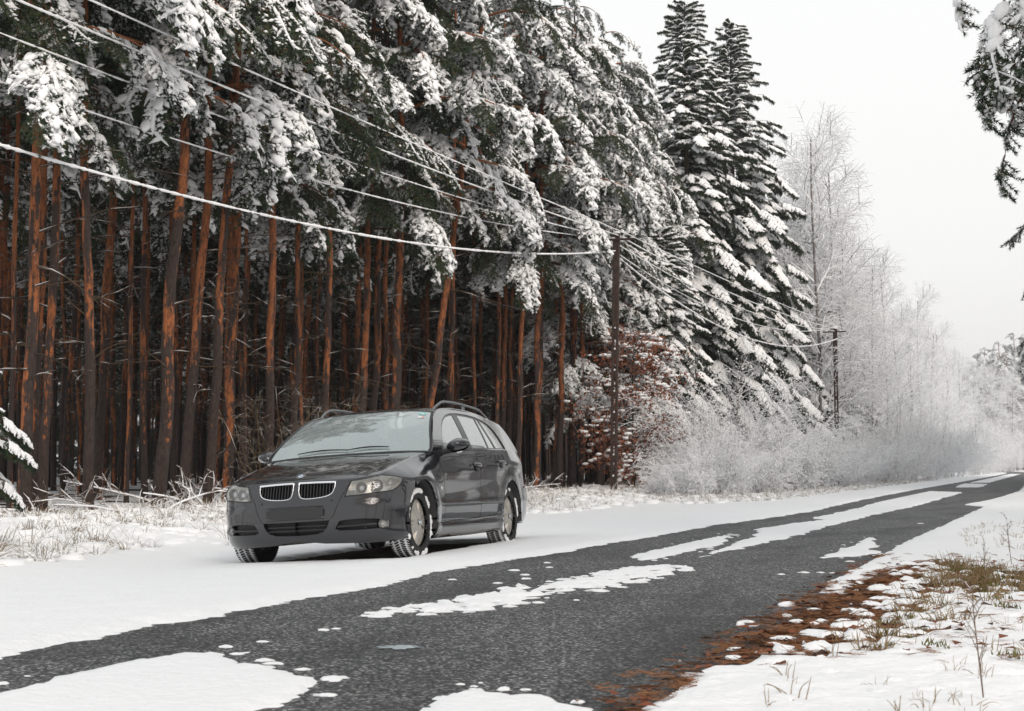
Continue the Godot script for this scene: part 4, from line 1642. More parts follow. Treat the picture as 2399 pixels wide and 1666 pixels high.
# a spray of pine twigs, a metre and a half long, growing along x
func pine_bough(seed_value: int, heap: float, long := 1.5, twigs := 13) -> ArrayMesh:
	var g := RandomNumberGenerator.new()
	g.seed = seed_value
	var b := Builder.new()
	var s := Builder.new()
	var n := 9
	var axis := bent(Vector3.ZERO, Vector3(1, 0.15, 0), long, 0.7, n, g, 0.10)
	b.tint = Color(0.085, 0.045, 0.026)
	b.tube(axis, taper(n + 1, 0.016, 0.005), 4)
	var runs := [axis]
	for i in twigs * 2:
		var k := 0.10 + 0.88 * i / (twigs * 2.0)
		var f := k * n
		var at := axis[int(f)].lerp(axis[mini(int(f) + 1, n)], f - int(f))
		var along_it := (axis[mini(int(f) + 1, n)] - axis[int(f)]).normalized()
		var sg := 1.0 if i % 2 == 0 else -1.0
		var d := (along_it * g.randf_range(0.4, 1.0) + Vector3(0, g.randf_range(-0.35, 0.35), sg * g.randf_range(0.55, 1.0))).normalized()
		var run := bent(at, d, g.randf_range(0.22, 0.58) * (1.15 - 0.5 * k), g.randf_range(0.3, 1.1), 4, g, 0.18)
		b.tint = Color(0.085, 0.045, 0.026)
		b.tube(run, taper(5, 0.006, 0.003), 3)
		runs.append(run)
	for r in range(runs.size()):
		var run: PackedVector3Array = runs[r]
		for i in range(1 if r > 0 else 4, run.size()):
			var d := (run[i] - run[i - 1]).normalized()
			needles(b, run[i], d, 8 if i < run.size() - 1 else 12, 0.10, 0.009, g)
			needles(b, run[i].lerp(run[i - 1], 0.5), d, 7, 0.09, 0.009, g)
		if heap > 0.0 and (r == 0 or g.randf() < heap * 0.55):
			var up := PackedVector3Array()
			for q in run:
				up.append(q + Vector3(0, 0.012, 0))
			ridge(s, up, g.randf_range(0.022, 0.050) * (0.55 + 0.6 * heap), g.randf_range(0.020, 0.040) * (0.55 + 0.6 * heap), g)
		if heap > 0.15:
			for i in range(1, run.size()):
				for q in 4:
					if g.randf() < heap * 0.72:
						var r0 := g.randf_range(0.014, 0.036)
						if q == 0 and heap > 0.45 and g.randf() < 0.28:
							r0 = g.randf_range(0.04, 0.075)
						s.crumb(run[i].lerp(run[i - 1], g.randf()) + Vector3(g.randf_range(-.055, .055), g.randf_range(-0.01, 0.045), g.randf_range(-.055, .055)), Vector3(r0 * g.randf_range(1.3, 2.4), r0 * g.randf_range(0.45, 0.8), r0 * g.randf_range(0.9, 1.4)), 0.35, g, Basis(Vector3.UP, g.randf() * TAU) * Basis(Vector3.BACK, g.randf_range(-0.5, 0.5)))
	if heap > 0.55:
		for i in 4:
			var r0 := g.randf_range(0.05, 0.12)
			s.blob(axis[2 + i * 2] + Vector3(0, 0.035, g.randf_range(-.12, .12)), Vector3(r0 * 1.6, r0 * 0.65, r0), 0.22, g)
	var m := b.mesh(mats.needles)
	return s.mesh(mats.bough_snow, m)


# a flat spruce spray with hanging twigs, thick snow on its back
func spruce_bough(seed_value: int, heap: float) -> ArrayMesh:
	var g := RandomNumberGenerator.new()
	g.seed = seed_value
	var b := Builder.new()
	var s := Builder.new()
	var axis := bent(Vector3.ZERO, Vector3(1, -0.05, 0), 1.0, 0.25, 8, g, 0.05)
	b.tint = Color(0.05, 0.03, 0.02)
	b.tube(axis, taper(9, 0.014, 0.004), 4)
	var runs := [axis]
	for i in 26:
		var k := 0.06 + 0.9 * i / 26.0
		var f := k * 8.0
		var at := axis[int(f)].lerp(axis[mini(int(f) + 1, 8)], f - int(f))
		var sg := 1.0 if i % 2 == 0 else -1.0
		var d := Vector3(g.randf_range(0.5, 0.9), g.randf_range(-0.35, 0.0), sg).normalized()
		var run := bent(at, d, g.randf_range(0.22, 0.36) * (1.1 - 0.75 * k) + 0.05, g.randf_range(0.3, 0.8), 4, g, 0.06)
		b.tint = Color(0.05, 0.03, 0.02)
		b.tube(run, taper(5, 0.005, 0.002), 3)
		runs.append(run)
	for r in range(runs.size()):
		var run: PackedVector3Array = runs[r]
		for i in run.size():
			var d := (run[i] - run[maxi(i - 1, 0)])
			d = d.normalized() if d.length() > 0.001 else Vector3.RIGHT
			needles(b, run[i], d, 10, 0.055, 0.006, g)
			# twigs that hang below the spray
			if g.randf() < 0.75:
				var hang := run[i] + Vector3(g.randf_range(-.03, .03), -g.randf_range(0.06, 0.17), g.randf_range(-.03, .03))
				for q in 3:
					needles(b, run[i].lerp(hang, (q + 1) / 3.0), Vector3(0, -1.2, 0), 8, 0.07, 0.009, g)
		if r == 0 or g.randf() < heap:
			var up := PackedVector3Array()
			for q in run:
				up.append(q + Vector3(0, 0.015, 0))
			ridge(s, up, g.randf_range(0.030, 0.055) * (0.6 + 0.6 * heap), g.randf_range(0.024, 0.045) * (0.6 + 0.7 * heap), g)
		for i in range(1, run.size()):
			for q in 2:
				if g.randf() < heap * 0.6:
					var r0 := g.randf_range(0.014, 0.042)
					s.crumb(run[i] + Vector3(g.randf_range(-.03, .03), 0.02, g.randf_range(-.03, .03)), Vector3(r0 * 1.6, r0 * 0.7, r0 * 1.2), 0.3, g, Basis(Vector3.UP, g.randf() * TAU))
	if heap > 0.6:
		for i in 2:
			var r0 := g.randf_range(0.05, 0.09)
			s.blob(axis[2 + i * 3] + Vector3(0, 0.03, g.randf_range(-.06, .06)), Vector3(r0 * 1.6, r0 * 0.6, r0 * 1.1), 0.15, g)
	var m := b.mesh(mats.needles)
	return s.mesh(mats.bough_snow, m)


# a bare branch with snow lying on its upper side
func dusted(b: Builder, p: PackedVector3Array, r0: float, r1: float, bark: Color, white: float, g: RandomNumberGenerator) -> void:
	var m := p.size()
	var first := b.v.size()
	var snow := Color(0.84, 0.85, 0.87)
	for i in m:
		var d := (p[mini(i + 1, m - 1)] - p[maxi(i - 1, 0)]).normalized()
		var side := d.cross(Vector3.UP)
		side = side.normalized() if side.length() > 0.05 else Vector3.RIGHT
		var up := side.cross(d)
		if up.y < 0.0:
			up = -up
		var r := lerpf(r0, r1, float(i) / (m - 1))
		var on := g.randf() < white and absf(d.y) < 0.93
		var k := 1.7 if on else 1.0
		b.tint = snow if on else bark
		b.add(p[i] + up * (r * k), up)
		b.tint = snow if on and white > 0.6 else bark
		b.add(p[i] + side * r, side)
		b.add(p[i] - side * r, -side)
		b.tint = snow if white > 0.93 and on else bark
		b.add(p[i] - up * r, -up)
	for i in m - 1:
		var q := first + i * 4
		for e in [[0, 1], [1, 3], [3, 2], [2, 0]]:
			b.tri(q + e[0], q + e[1], q + 4 + e[1])
			b.tri(q + e[0], q + 4 + e[1], q + 4 + e[0])


func trunk_mesh(seed_value: int, high: float, r: float, mat: Material) -> ArrayMesh:
	var g := RandomNumberGenerator.new()
	g.seed = seed_value
	var b := Builder.new()
	var f := FastNoiseLite.new()
	f.seed = seed_value
	f.frequency = 0.17
	var sides := 14
	var n := 56
	for i in n + 1:
		var up := high * i / n
		var c := Vector3(f.get_noise_2d(up, 0.0) * 0.13, up - 0.15, f.get_noise_2d(up, 50.0) * 0.13) * Vector3(minf(up / 3.0, 1.0), 1, minf(up / 3.0, 1.0))
		var rad := r * (1.0 - 0.80 * pow(up / high, 1.25)) + r * 0.20 * exp(-up * 2.5)
		for k in sides + 1:
			var a := TAU * (k % sides) / sides
			var w := Vector3(cos(a), 0, sin(a))
			var lump := 1.0 + 0.09 * f.get_noise_3d(cos(a) * 13.0, up * 20.0, sin(a) * 13.0)
			b.add(c + w * rad * lump, w, Vector2(float(k) / sides, 1.0 - up / 18.0))
	for i in n:
		for k in sides:
			var q := i * (sides + 1) + k
			b.tri(q, q + 1, q + sides + 2)
			b.tri(q, q + sides + 2, q + sides + 1)
	return b.mesh(mat)


# limbs of a pine: [wood mesh, places of snowy sprays, places of green sprays]
func pine_crown(seed_value: int, high: float, base: float, spread: float, lean_out: float, gap := 0.40, snowy := 0.8) -> Array:
	var g := RandomNumberGenerator.new()
	g.seed = seed_value
	var b := Builder.new()
	var white: Array[Transform3D] = []
	var green: Array[Transform3D] = []
	var y := base
	var az := g.randf() * TAU
	while y < high - 0.3:
		var k := (y - base) / (high - base)
		az += 2.4 + g.randf_range(-0.5, 0.5)
		var out := 0.5 + 0.5 * cos(az)
		var long := spread * (0.75 + 0.45 * smooth(0.0, 0.25, k)) * pow(1.0 - k, 0.55) * g.randf_range(0.75, 1.15) * (1.0 + lean_out * (out - 0.35))
		long = maxf(long, 0.5)
		var d := Vector3(cos(az), 0.30 + 0.45 * k, sin(az)).normalized()
		var n := 8
		var run := bent(Vector3(0, y, 0), d, long, 1.0 + 0.35 * g.randf(), n, g, 0.10)
		b.tint = Color(0.26, 0.095, 0.036) if g.randf() < 0.6 else Color(0.09, 0.045, 0.028)
		b.tube(run, taper(n + 1, 0.018 + 0.011 * long, 0.008), 5)
		var count := int(ceil(long / 0.42))
		for i in count:
			var t := lerpf(0.30, 1.0, (i + g.randf() * 0.8) / count)
			var f := minf(t * n, n - 0.01)
			var at := run[int(f)].lerp(run[int(f) + 1], f - int(f))
			var dir := (run[int(f) + 1] - run[int(f)]).normalized()
			var turn := (1.0 if i % 2 == 0 else -1.0) * g.randf_range(0.2, 1.15) if i < count - 1 else 0.0
			dir = dir.rotated(Vector3.UP, turn)
			dir.y = clampf(dir.y - g.randf_range(0.0, 0.5), -0.85, 0.5)
			var side := dir.cross(Vector3.UP).normalized()
			var up := side.cross(dir).normalized()
			var size := g.randf_range(0.62, 1.08) * clampf(0.45 + 0.3 * long, 0.5, 1.0) * (1.0 if gap < 0.6 else 1.25)
			var basis_ := Basis(dir.normalized(), up, -dir.normalized().cross(up) * -1.0).orthonormalized()
			basis_ = basis_ * Basis(Vector3.RIGHT, g.randf_range(-0.5, 0.5))
			basis_ = basis_.scaled(Vector3.ONE * size)
			if g.randf() < snowy:
				white.append(Transform3D(basis_, at))
			else:
				green.append(Transform3D(basis_, at - Vector3(0, 0.05, 0)))
		y += gap * g.randf_range(0.6, 1.4)
	return [b.mesh(mats.twig_bark), white, green, high]


func dead_branches(seed_value: int, low: float, high: float, count: int, white: float) -> ArrayMesh:
	var g := RandomNumberGenerator.new()
	g.seed = seed_value
	var b := Builder.new()
	for i in count:
		var y := lerpf(low, high, g.randf())
		var az := g.randf() * TAU
		var long := g.randf_range(0.35, 1.7) * (0.7 + 0.5 * y / high)
		var d := Vector3(cos(az), g.randf_range(-0.1, 0.75), sin(az)).normalized()
		var run := bent(Vector3(0, y, 0) + d * 0.05, d, long, g.randf_range(-0.3, 0.9), 5, g, 0.16)
		var bark := Color(0.025, 0.018, 0.014).lerp(Color(0.075, 0.045, 0.024), g.randf())
		dusted(b, run, 0.016, 0.005, bark, white, g)
		for k in g.randi_range(1, 4):
			var at := run[g.randi_range(2, 5)]
			dusted(b, bent(at, (d + Vector3(g.randf_range(-.8, .8), g.randf_range(-.5, .5), g.randf_range(-.8, .8))).normalized(), long * g.randf_range(0.25, 0.5), 0.3, 3, g, 0.2), 0.007, 0.003, bark, white, g)
	return b.mesh(mats.twig_bark)


var kit := {}


func make_kit() -> void:
	kit.white = [pine_bough(101, 0.92), pine_bough(102, 0.58), pine_bough(103, 0.76)]
	kit.green = [pine_bough(111, 0.0), pine_bough(112, 0.22)]
	kit.fine = [pine_bough(113, 0.22, 0.7, 6), pine_bough(114, 0.65, 0.7, 6)]
	kit.spruce = [spruce_bough(121, 0.95), spruce_bough(122, 0.7)]
	kit.trunk = []
	for i in 6:
		kit.trunk.append(trunk_mesh(130 + i, 18.5, 0.11, mats["pine_bark_%d" % (i % 2)]))
	kit.edge = []
	for i in 5:
		kit.edge.append(pine_crown(140 + i, 18.5 - 0.4 * i, [7.8, 8.4, 7.3, 8.8, 7.5][i], 2.6, 0.5, 0.36, 0.76))
	kit.sparse = []
	for i in 2:
		kit.sparse.append(pine_crown(147 + i, 18.5, [7.3, 8.2][i], 2.1, 0.3, 0.70, 0.38))
	kit.inner = []
	for i in 3:
		kit.inner.append(pine_crown(150 + i, 18.5, 8.2 + 0.5 * i, 2.2, 0.0, 0.72, 0.25))
	kit.low = []
	for i in 2:
		kit.low.append(pine_crown(155 + i, 16.0 - i, 3.4 + 0.8 * i, 3.0, 0.5, 0.36, 0.8))
	kit.dead = []
	for i in 6:
		kit.dead.append(dead_branches(160 + i, 2.2, 8.2, 15, 0.32 if i % 2 == 0 else 0.10))


func crown_nodes(root: Node3D, shape: Array, i: int, key: String, turn: float) -> void:
	# crowns of one kind share their sprays
	if not kit.has(key):
		var a := MultiMesh.new()
		a.transform_format = MultiMesh.TRANSFORM_3D
		a.mesh = kit.white[i % 3]
		a.instance_count = (shape[1] as Array).size()
		for k in a.instance_count:
			a.set_instance_transform(k, shape[1][k])
		var c := MultiMesh.new()
		c.transform_format = MultiMesh.TRANSFORM_3D
		c.mesh = kit.green[i % 2]
		c.instance_count = (shape[2] as Array).size()
		for k in c.instance_count:
			c.set_instance_transform(k, shape[2][k])
		kit[key] = [a, c]
	var limbs := put(shape[0], "branches", root)
	limbs.rotation.y = turn
	limbs.set_meta("kind", "stuff")
	var n := 0
	for m in kit[key]:
		var o := MultiMeshInstance3D.new()
		o.multimesh = m
		o.name = ["crown", "foliage"][n]
		o.rotation.y = turn
		o.set_meta("kind", "stuff")
		root.add_child(o, true)
		n += 1


func pine(at: Vector3, r: float, key: String, i: int, turn: float, lean: Vector2, label: String, group: String, dead := true) -> Node3D:
	var root := thing("pine_tree", label, "tree", at, 0.0, group)
	var t := put(kit.trunk[i % 6], "trunk", root)
	t.scale = Vector3(r / 0.11, 1, r / 0.11)
	t.rotation.y = i * 1.7
	var shape: Array = kit[key][i % (kit[key] as Array).size()]
	t.scale.y = (shape[3] - 0.4) / 18.5
	crown_nodes(root, shape, i, "%s_%d" % [key, i % (kit[key] as Array).size()], turn)
	if dead:
		var d := put(kit.dead[i % 6], "dead_branches", root)
		d.rotation.y = i * 2.3
		d.set_meta("kind", "stuff")
	root.rotation = Vector3(lean.y, 0, -lean.x)
	return root


# picture column of a place, to leave out what stands far outside the view
func column(p: Vector3) -> float:
	return 1199.5 + 3300.0 * p.x / maxf(-p.z, 0.1)


func from_column(px: float, t: float) -> Vector3:
	var k := (px - 1199.5) / 3300.0
	var z := t / (ROAD_N.y + ROAD_N.x * k)
	var p := Vector3(k * z, 0, -z)
	var st := to_st(p)
	p.y = ground_y(st.x, st.y)
	return p


func build_forest() -> void:
	make_kit()
	var stood: Array[Vector3] = []
	# the stems along the edge of the wood: where each stands (column, distance from the road), stem radius, lean
	var first := [[62, 16.2, .105, .02], [105, 16.9, .09, .01], [28, 17.4, .05, 0.0], [212, 16.0, .095, -.03], [300, 18.6, .055, 0.0], [375, 15.8, .13, .045], [432, 16.7, .11, .05], [490, 16.2, .105, .05], [535, 17.3, .125, .02], [577, 19.0, .05, -.01], [632, 16.4, .105, 0.0], [690, 17.6, .09, .01], [706, 19.3, .06, 0.0], [762, 17.1, .10, .01], [842, 17.5, .11, .03], [922, 16.4, .14, .015], [985, 16.2, .115, .125], [1055, 17.6, .10, .01], [1110, 18.4, .07, 0.0], [1160, 17.5, .09, .02], [1212, 16.5, .10, .03], [1250, 16.9, .12, .05], [1295, 17.5, .11, .05], [1335, 17.0, .12, .03]]
	var i := 0
	for f in first:
		var p := from_column(f[0], f[1])
		stood.append(p)
		var label := "forest-edge pine whose bark turns orange low down on its stem" if i % 2 == 0 else "forest-edge pine with dark plated bark reaching high up its stem"
		if f[3] > 0.1:
			label = "pine stem leaning strongly to one side at the forest edge"
		elif f[2] > 0.135:
			label = "stoutest pine stem of the forest edge, with snow-laden crown"
		elif f[2] < 0.065:
			label = "thin young pine stem between thicker ones at the forest edge"
		pine(p, f[2], ("sparse" if f[0] < 640 and i % 3 != 0 else "edge") if f[1] < 17.45 and f[2] > 0.08 else ("sparse" if f[0] < 900 else "inner"), i, ROADWARDS + rng.randf_range(-0.5, 0.5), Vector2(f[3], rng.randf_range(-.02, .02)), label, "pines at the forest edge")
		i += 1
	# the wood behind them
	var rows := 0
	var t := 18.6
	while t < 37.0:
		var s := 6.0
		while s < 95.0:
			var q := Vector2(s + rng.randf_range(-.8, .8), t + rng.randf_range(-.8, .8))
			s += 2.35 + 0.03 * maxf(0.0, t - 18.0)
			var p := world(q.x, q.y, ground_y(q.x, q.y))
			var col := column(p)
			if p.z > -6.0 or col < -420.0 or col > 1640.0 or rows > 205:
				continue
			var free := true
			for o in stood:
				if Vector2(o.x - p.x, o.z - p.z).length() < 1.15:
					free = false
			if not free:
				continue
			stood.append(p)
			var r := rng.randf_range(0.065, 0.125)
			pine(p, r, "inner", i, rng.randf() * TAU, Vector2(rng.randf_range(-.03, .03), rng.randf_range(-.03, .03)), "slender pine deeper in the wood, its bark turning orange low down" if i % 2 == 0 else "slender pine deeper in the wood, its dark bark reaching high up", "pines inside the wood")
			i += 1
			rows += 1
		t += 2.35
	print("pines inside ", rows)
	# edge pines farther along, with boughs reaching lower
	for f in [[1392, 18.0, .13], [1440, 19.2, .12], [1472, 18.4, .14], [1360, 17.2, .12], [1310, 16.4, .12], [1515, 19.5, .13], [1258, 16.2, .12]]:
		var p := from_column(f[0], f[1])
		pine(p, f[2], "low" if f[0] > 1340 else "edge", i, ROADWARDS + rng.randf_range(-0.4, 0.4), Vector2(.01, 0), "pine whose snowy boughs hang low beside the spruces", "pines beside the spruces")
		i += 1

	for f in [[1405, 17.6, .15], [1448, 17.8, .15], [1340, 17.0, .14], [1482, 18.6, .15]]:
		var p := from_column(f[0], f[1])
		var tall := pine(p, f[2], "edge", i, ROADWARDS + rng.randf_range(-0.4, 0.4), Vector2(.01, 0), "tall pine with high snowy crown standing behind the near pole", "tall pines behind the pole")
		tall.scale = Vector3.ONE * 1.12
		i += 1

	# the far depth of the wood, too dense to tell its trees apart
	var depth := Node3D.new()
	depth.name = "forest_depth"
	add_child(depth)
	tag(depth, "dark mass of pines deep inside the wood", "forest", "", "stuff")
	var stems: Array[Transform3D] = []
	var sprays: Array[Transform3D] = []
	var sticks: Array[Transform3D] = []
	t = 36.5
	while t < 95.0:
		var s := 4.0
		while s < 240.0:
			var q := Vector2(s + rng.randf_range(-1, 1), t + rng.randf_range(-1, 1))
			s += 2.7 + 0.03 * (t - 36.0)
			var p := world(q.x, q.y, -0.1)
			var col := column(p)
			if p.z > -10.0 or col < -300.0 or col > 1650.0:
				continue
			var r := rng.randf_range(0.7, 1.2)
			stems.append(Transform3D(Basis(Vector3.UP, rng.randf() * TAU).scaled(Vector3(r, 1, r)), p))
			sticks.append(Transform3D(Basis(Vector3.UP, rng.randf() * TAU), p))
			for k in 9:
				var az := rng.randf() * TAU
				var y := rng.randf_range(6.5, 17.5)
				var b := Basis(Vector3.UP, az) * Basis(Vector3.FORWARD, rng.randf_range(0.0, 0.6))
				sprays.append(Transform3D(b.scaled(Vector3.ONE * rng.randf_range(1.4, 2.2)), p + Vector3(0, y, 0)))
		t += 2.8
	# young growth fills the gaps between the far stems
	var young: Array[Transform3D] = []
	for k in 2600:
		var q := Vector2(rng.randf_range(10.0, 230.0), rng.randf_range(52.0, 100.0))
		var p := world(q.x, q.y, rng.randf_range(0.2, 5.5))
		if p.z > -20.0 or column(p) < -200.0 or column(p) > 1600.0:
			continue
		young.append(Transform3D((Basis(Vector3.UP, rng.randf() * TAU) * Basis(Vector3.FORWARD, rng.randf_range(-0.3, 0.5))).scaled(Vector3.ONE * rng.randf_range(1.3, 2.2)), p))
	scatter(kit.green[0], young, "foliage", depth)
	scatter(trunk_mesh(171, 18.0, 0.10, mats.pine_bark_1), stems, "trunk", depth)
	scatter(kit.green[1], sprays, "crown", depth)
	scatter(kit.dead[3], sticks, "dead_branches", depth)
	print("deep stems ", stems.size(), " sprays ", sprays.size())
	build_spruces()
	build_right_side()


func spruce(at: Vector3, high: float, wide: float, seed_value: int, label: String, group := "", low := 0.06, fine := 1.0) -> Node3D:
	var g := RandomNumberGenerator.new()
	g.seed = seed_value
	var root := thing("spruce_tree", label, "tree", at, 0.0, group)
	var b := Builder.new()
	b.tint = Color(0.07, 0.045, 0.032)
	b.tube(PackedVector3Array([Vector3(0, -0.2, 0), Vector3(0.05, high * 0.4, 0), Vector3(0, high * 0.75, 0.03), Vector3(0, high, 0)]), PackedFloat32Array([high * 0.0105, high * 0.008, high * 0.004, 0.01]), 10)
	put(b.mesh(mats.twig_bark), "trunk", root)
	var lists := [[] as Array[Transform3D], [] as Array[Transform3D]]
	var y := high * low
	var az := g.randf() * TAU
	var limbs := Builder.new()
	while y < high - 0.15:
		var k := y / high
		var long := wide * pow(1.0 - k, 0.74) * (0.55 + 0.45 * smooth(0.0, 0.16, k)) * g.randf_range(0.55, 1.15) + 0.12
		az += 2.39996 + g.randf_range(-0.9, 0.9)
		var d := Vector3(cos(az), lerpf(-0.18, 0.7, pow(k, 2.2)), sin(az)).normalized()
		var n := 6
		var run := bent(Vector3(0, y, 0), d, long, lerpf(0.75, 0.25, k), n, g, 0.05)
		limbs.tint = Color(0.06, 0.038, 0.026)
		limbs.tube(run, taper(n + 1, 0.010 + 0.007 * long, 0.006), 4)
		var size := clampf(0.42 * long, 0.55, 1.45) * fine
		var count := maxi(1, int(ceil(long / size * 1.45)))
		for i in count:
			var f := minf(lerpf(0.18, 0.96, float(i) / maxf(count - 1, 1)) * n, n - 0.01) if count > 1 else 0.05
			var p := run[int(f)].lerp(run[int(f) + 1], f - int(f))
			var dir := (run[int(f) + 1] - run[int(f)]).normalized()
			var turn := 0.0 if i == count - 1 else (1.0 if i % 2 == 0 else -1.0) * g.randf_range(0.35, 0.95)
			dir = dir.rotated(Vector3.UP, turn)
			dir.y -= g.randf_range(0.0, 0.5)
			dir = dir.normalized()
			var side := dir.cross(Vector3.UP).normalized()
			var bs := Basis(dir, side.cross(dir), side).orthonormalized() * Basis(Vector3.RIGHT, g.randf_range(-.25, .25))
			lists[g.randi() % 2].append(Transform3D(bs.scaled(Vector3.ONE * size * g.randf_range(0.85, 1.2)), p))
		y += (0.095 - 0.058 * k) * maxf(0.6, high / 20.0) * g.randf_range(0.5, 1.5)
	put(limbs.mesh(mats.twig_bark), "branches", root).set_meta("kind", "stuff")
	for j in 2:
		scatter(kit.spruce[j], lists[j], "crown", root).set_meta("kind", "stuff")
	return root


func build_spruces() -> void:
	var at := func(px: float, z: float) -> Vector3:
		return Vector3((px - 1199.5) / 3300.0 * z, -0.15, -z)
	spruce(at.call(1613, 70.0), 24.6, 5.3, 201, "tall dark spruce under heavy snow, its tip out above the utility wires")
	spruce(at.call(1722, 77.0), 25.8, 5.6, 202, "broad snow-covered spruce close behind the tall dark one")
	spruce(at.call(1830, 88.0), 17.5, 4.6, 203, "shorter snowy spruce at the foot of the two tall spruces")
	spruce(at.call(1550, 61.0), 11.5, 3.0, 204, "low dark spruce with drooping snowy boughs behind the brown-leaved oak")
	spruce(at.call(1900, 98.0), 19.5, 3.8, 205, "spruce half hidden behind the frosted bare birch")
	spruce(at.call(1975, 106.0), 12.0, 3.6, 206, "small spruce behind the second utility pole")
	# a young one at the edge of the view, only its boughs reach in
	var p := Vector3(-6.15, -0.2, -14.4)
	spruce(p, 2.4, 1.7, 207, "young green spruce with snowy bough tips near the parked car", "", 0.42, 0.7)


func build_right_side() -> void:
	# pines across the road: one hangs its boughs into view, the others stand where the car's paint mirrors them
	var i := 400
	for f in [[-2.0, -4.5, .15], [3.0, -7.0, .14], [8.5, -5.5, .15], [23.0, -4.2, .14], [29.0, -6.0, .15], [34.0, -4.6, .14], [41.0, -5.5, .15], [17.5, -7.5, .15], [50.0, -6.0, .15], [12.0, -11.0, .14], [60.0, -6.5, .15]]:
		var p := world(f[0], f[1] + bend(f[0]), 0.0)
		pine(p, f[2], "edge", i, ROADWARDS + PI + rng.randf_range(-0.4, 0.4), Vector2.ZERO, "pine across the road from the parked car", "pines across the road")
		i += 1
	# farther along they close up to a wall, which the flank of the car mirrors
	for k in 22:
		var s := 44.0 + 3.4 * k
		var p := world(s, [-5.0, -9.5, -7.0][k % 3] + rng.randf_range(-1, 1) + bend(s), 0.0)
		pine(p, .14, "low", i, ROADWARDS + PI + rng.randf_range(-0.5, 0.5), Vector2.ZERO, "pine in the dense stand across the road from the frosted thicket", "dense pines across the road", false).scale = Vector3.ONE * 1.3
		i += 1
	# the near pine with hanging boughs
	var root := thing("pine_tree", "pine whose hanging boughs with reddish branches reach over the road", "tree", Vector3(7.62, 0.0, -13.6), 0.0)
	var tr := put(kit.trunk[3], "trunk", root)
	tr.scale = Vector3(1.5, 0.9, 1.5)
	var g := RandomNumberGenerator.new()
	g.seed = 77
	var b := Builder.new()
	var white: Array[Transform3D] = []
	var green: Array[Transform3D] = []
	var limbs := [
		[7.2, Vector3(-1, 0.2, -0.1), 4.4, 1.9], [6.2, Vector3(-1, 0.25, 0.25), 3.8, 2.0], [5.4, Vector3(-1, 0.2, -0.15), 3.2, 2.0],
		# start height, direction, length, droop
		[6.8, Vector3(-1, 0.25, 0.10), 3.9, 1.7], [5.9, Vector3(-1, 0.15, -0.35), 3.3, 1.9], [7.6, Vector3(-1, 0.2, 0.35), 4.2, 1.5], [5.0, Vector3(-1, 0.1, 0.05), 2.9, 1.9], [4.3, Vector3(-1, 0.1, -0.25), 2.6, 1.6], [3.6, Vector3(-1, 0.15, 0.2), 2.5, 1.3], [8.6, Vector3(-1, 0.3, 0.0), 4.4, 1.6], [9.4, Vector3(-0.8, 0.3, 0.6), 4.6, 1.5], [8.0, Vector3(-0.5, 0.2, 0.9), 4.6, 1.5], [6.4, Vector3(-0.35, 0.2, 1.0), 4.2, 1.5], [10.5, Vector3(-0.9, 0.3, 0.3), 4.4, 1.4], [11.5, Vector3(-0.7, 0.4, -0.6), 3.6, 1.3], [7.2, Vector3(0.6, 0.2, 0.8), 3.6, 1.4], [9.0, Vector3(0.9, 0.3, -0.4), 3.4, 1.3]]
	for l in limbs:
		var d: Vector3 = (l[1] as Vector3).normalized()
		var run := bent(Vector3(0, l[0], 0), d, l[2], l[3], 12, g, 0.10)
		b.tint = Color(0.20, 0.075, 0.035)
		b.tube(run, taper(13, 0.045, 0.008), 6)
		for i2 in range(5, 13):
			for k in (2 if i2 % 2 == 0 else 1):
				var dir := ((run[i2] - run[i2 - 1]).normalized() * 0.7 + Vector3(g.randf_range(-.8, .8), g.randf_range(-1.1, 0.1), g.randf_range(-.8, .8))).normalized()
				# hanging side twigs carry the sprays
				var twig := bent(run[i2].lerp(run[i2 - 1], g.randf()), dir, g.randf_range(0.25, 0.9), 1.3, 5, g, 0.14)
				b.tint = Color(0.16, 0.065, 0.032)
				b.tube(twig, taper(6, 0.011, 0.004), 4)
				for e in [2, 5]:
					var dd := (twig[e] - twig[e - 1]).normalized().rotated(Vector3.UP, g.randf_range(-0.6, 0.6))
					var side := dd.cross(Vector3.UP)
					side = side.normalized() if side.length() > 0.05 else Vector3.RIGHT
					var bs := Basis(dd, side.cross(dd), side).orthonormalized().scaled(Vector3.ONE * g.randf_range(0.40, 0.72))
					if g.randf() < 0.25:
						white.append(Transform3D(bs, twig[e]))
					else:
						green.append(Transform3D(bs, twig[e]))
	put(b.mesh(mats.twig_bark), "branches", root).set_meta("kind", "stuff")
	scatter(kit.fine[1], white, "crown", root).set_meta("kind", "stuff")
	scatter(kit.fine[0], green, "foliage", root).set_meta("kind", "stuff")
	# the tree's upper crown, above the picture
	var shape: Array = kit.inner[1]
	crown_nodes(root, shape, 1, "inner_1", 1.0)


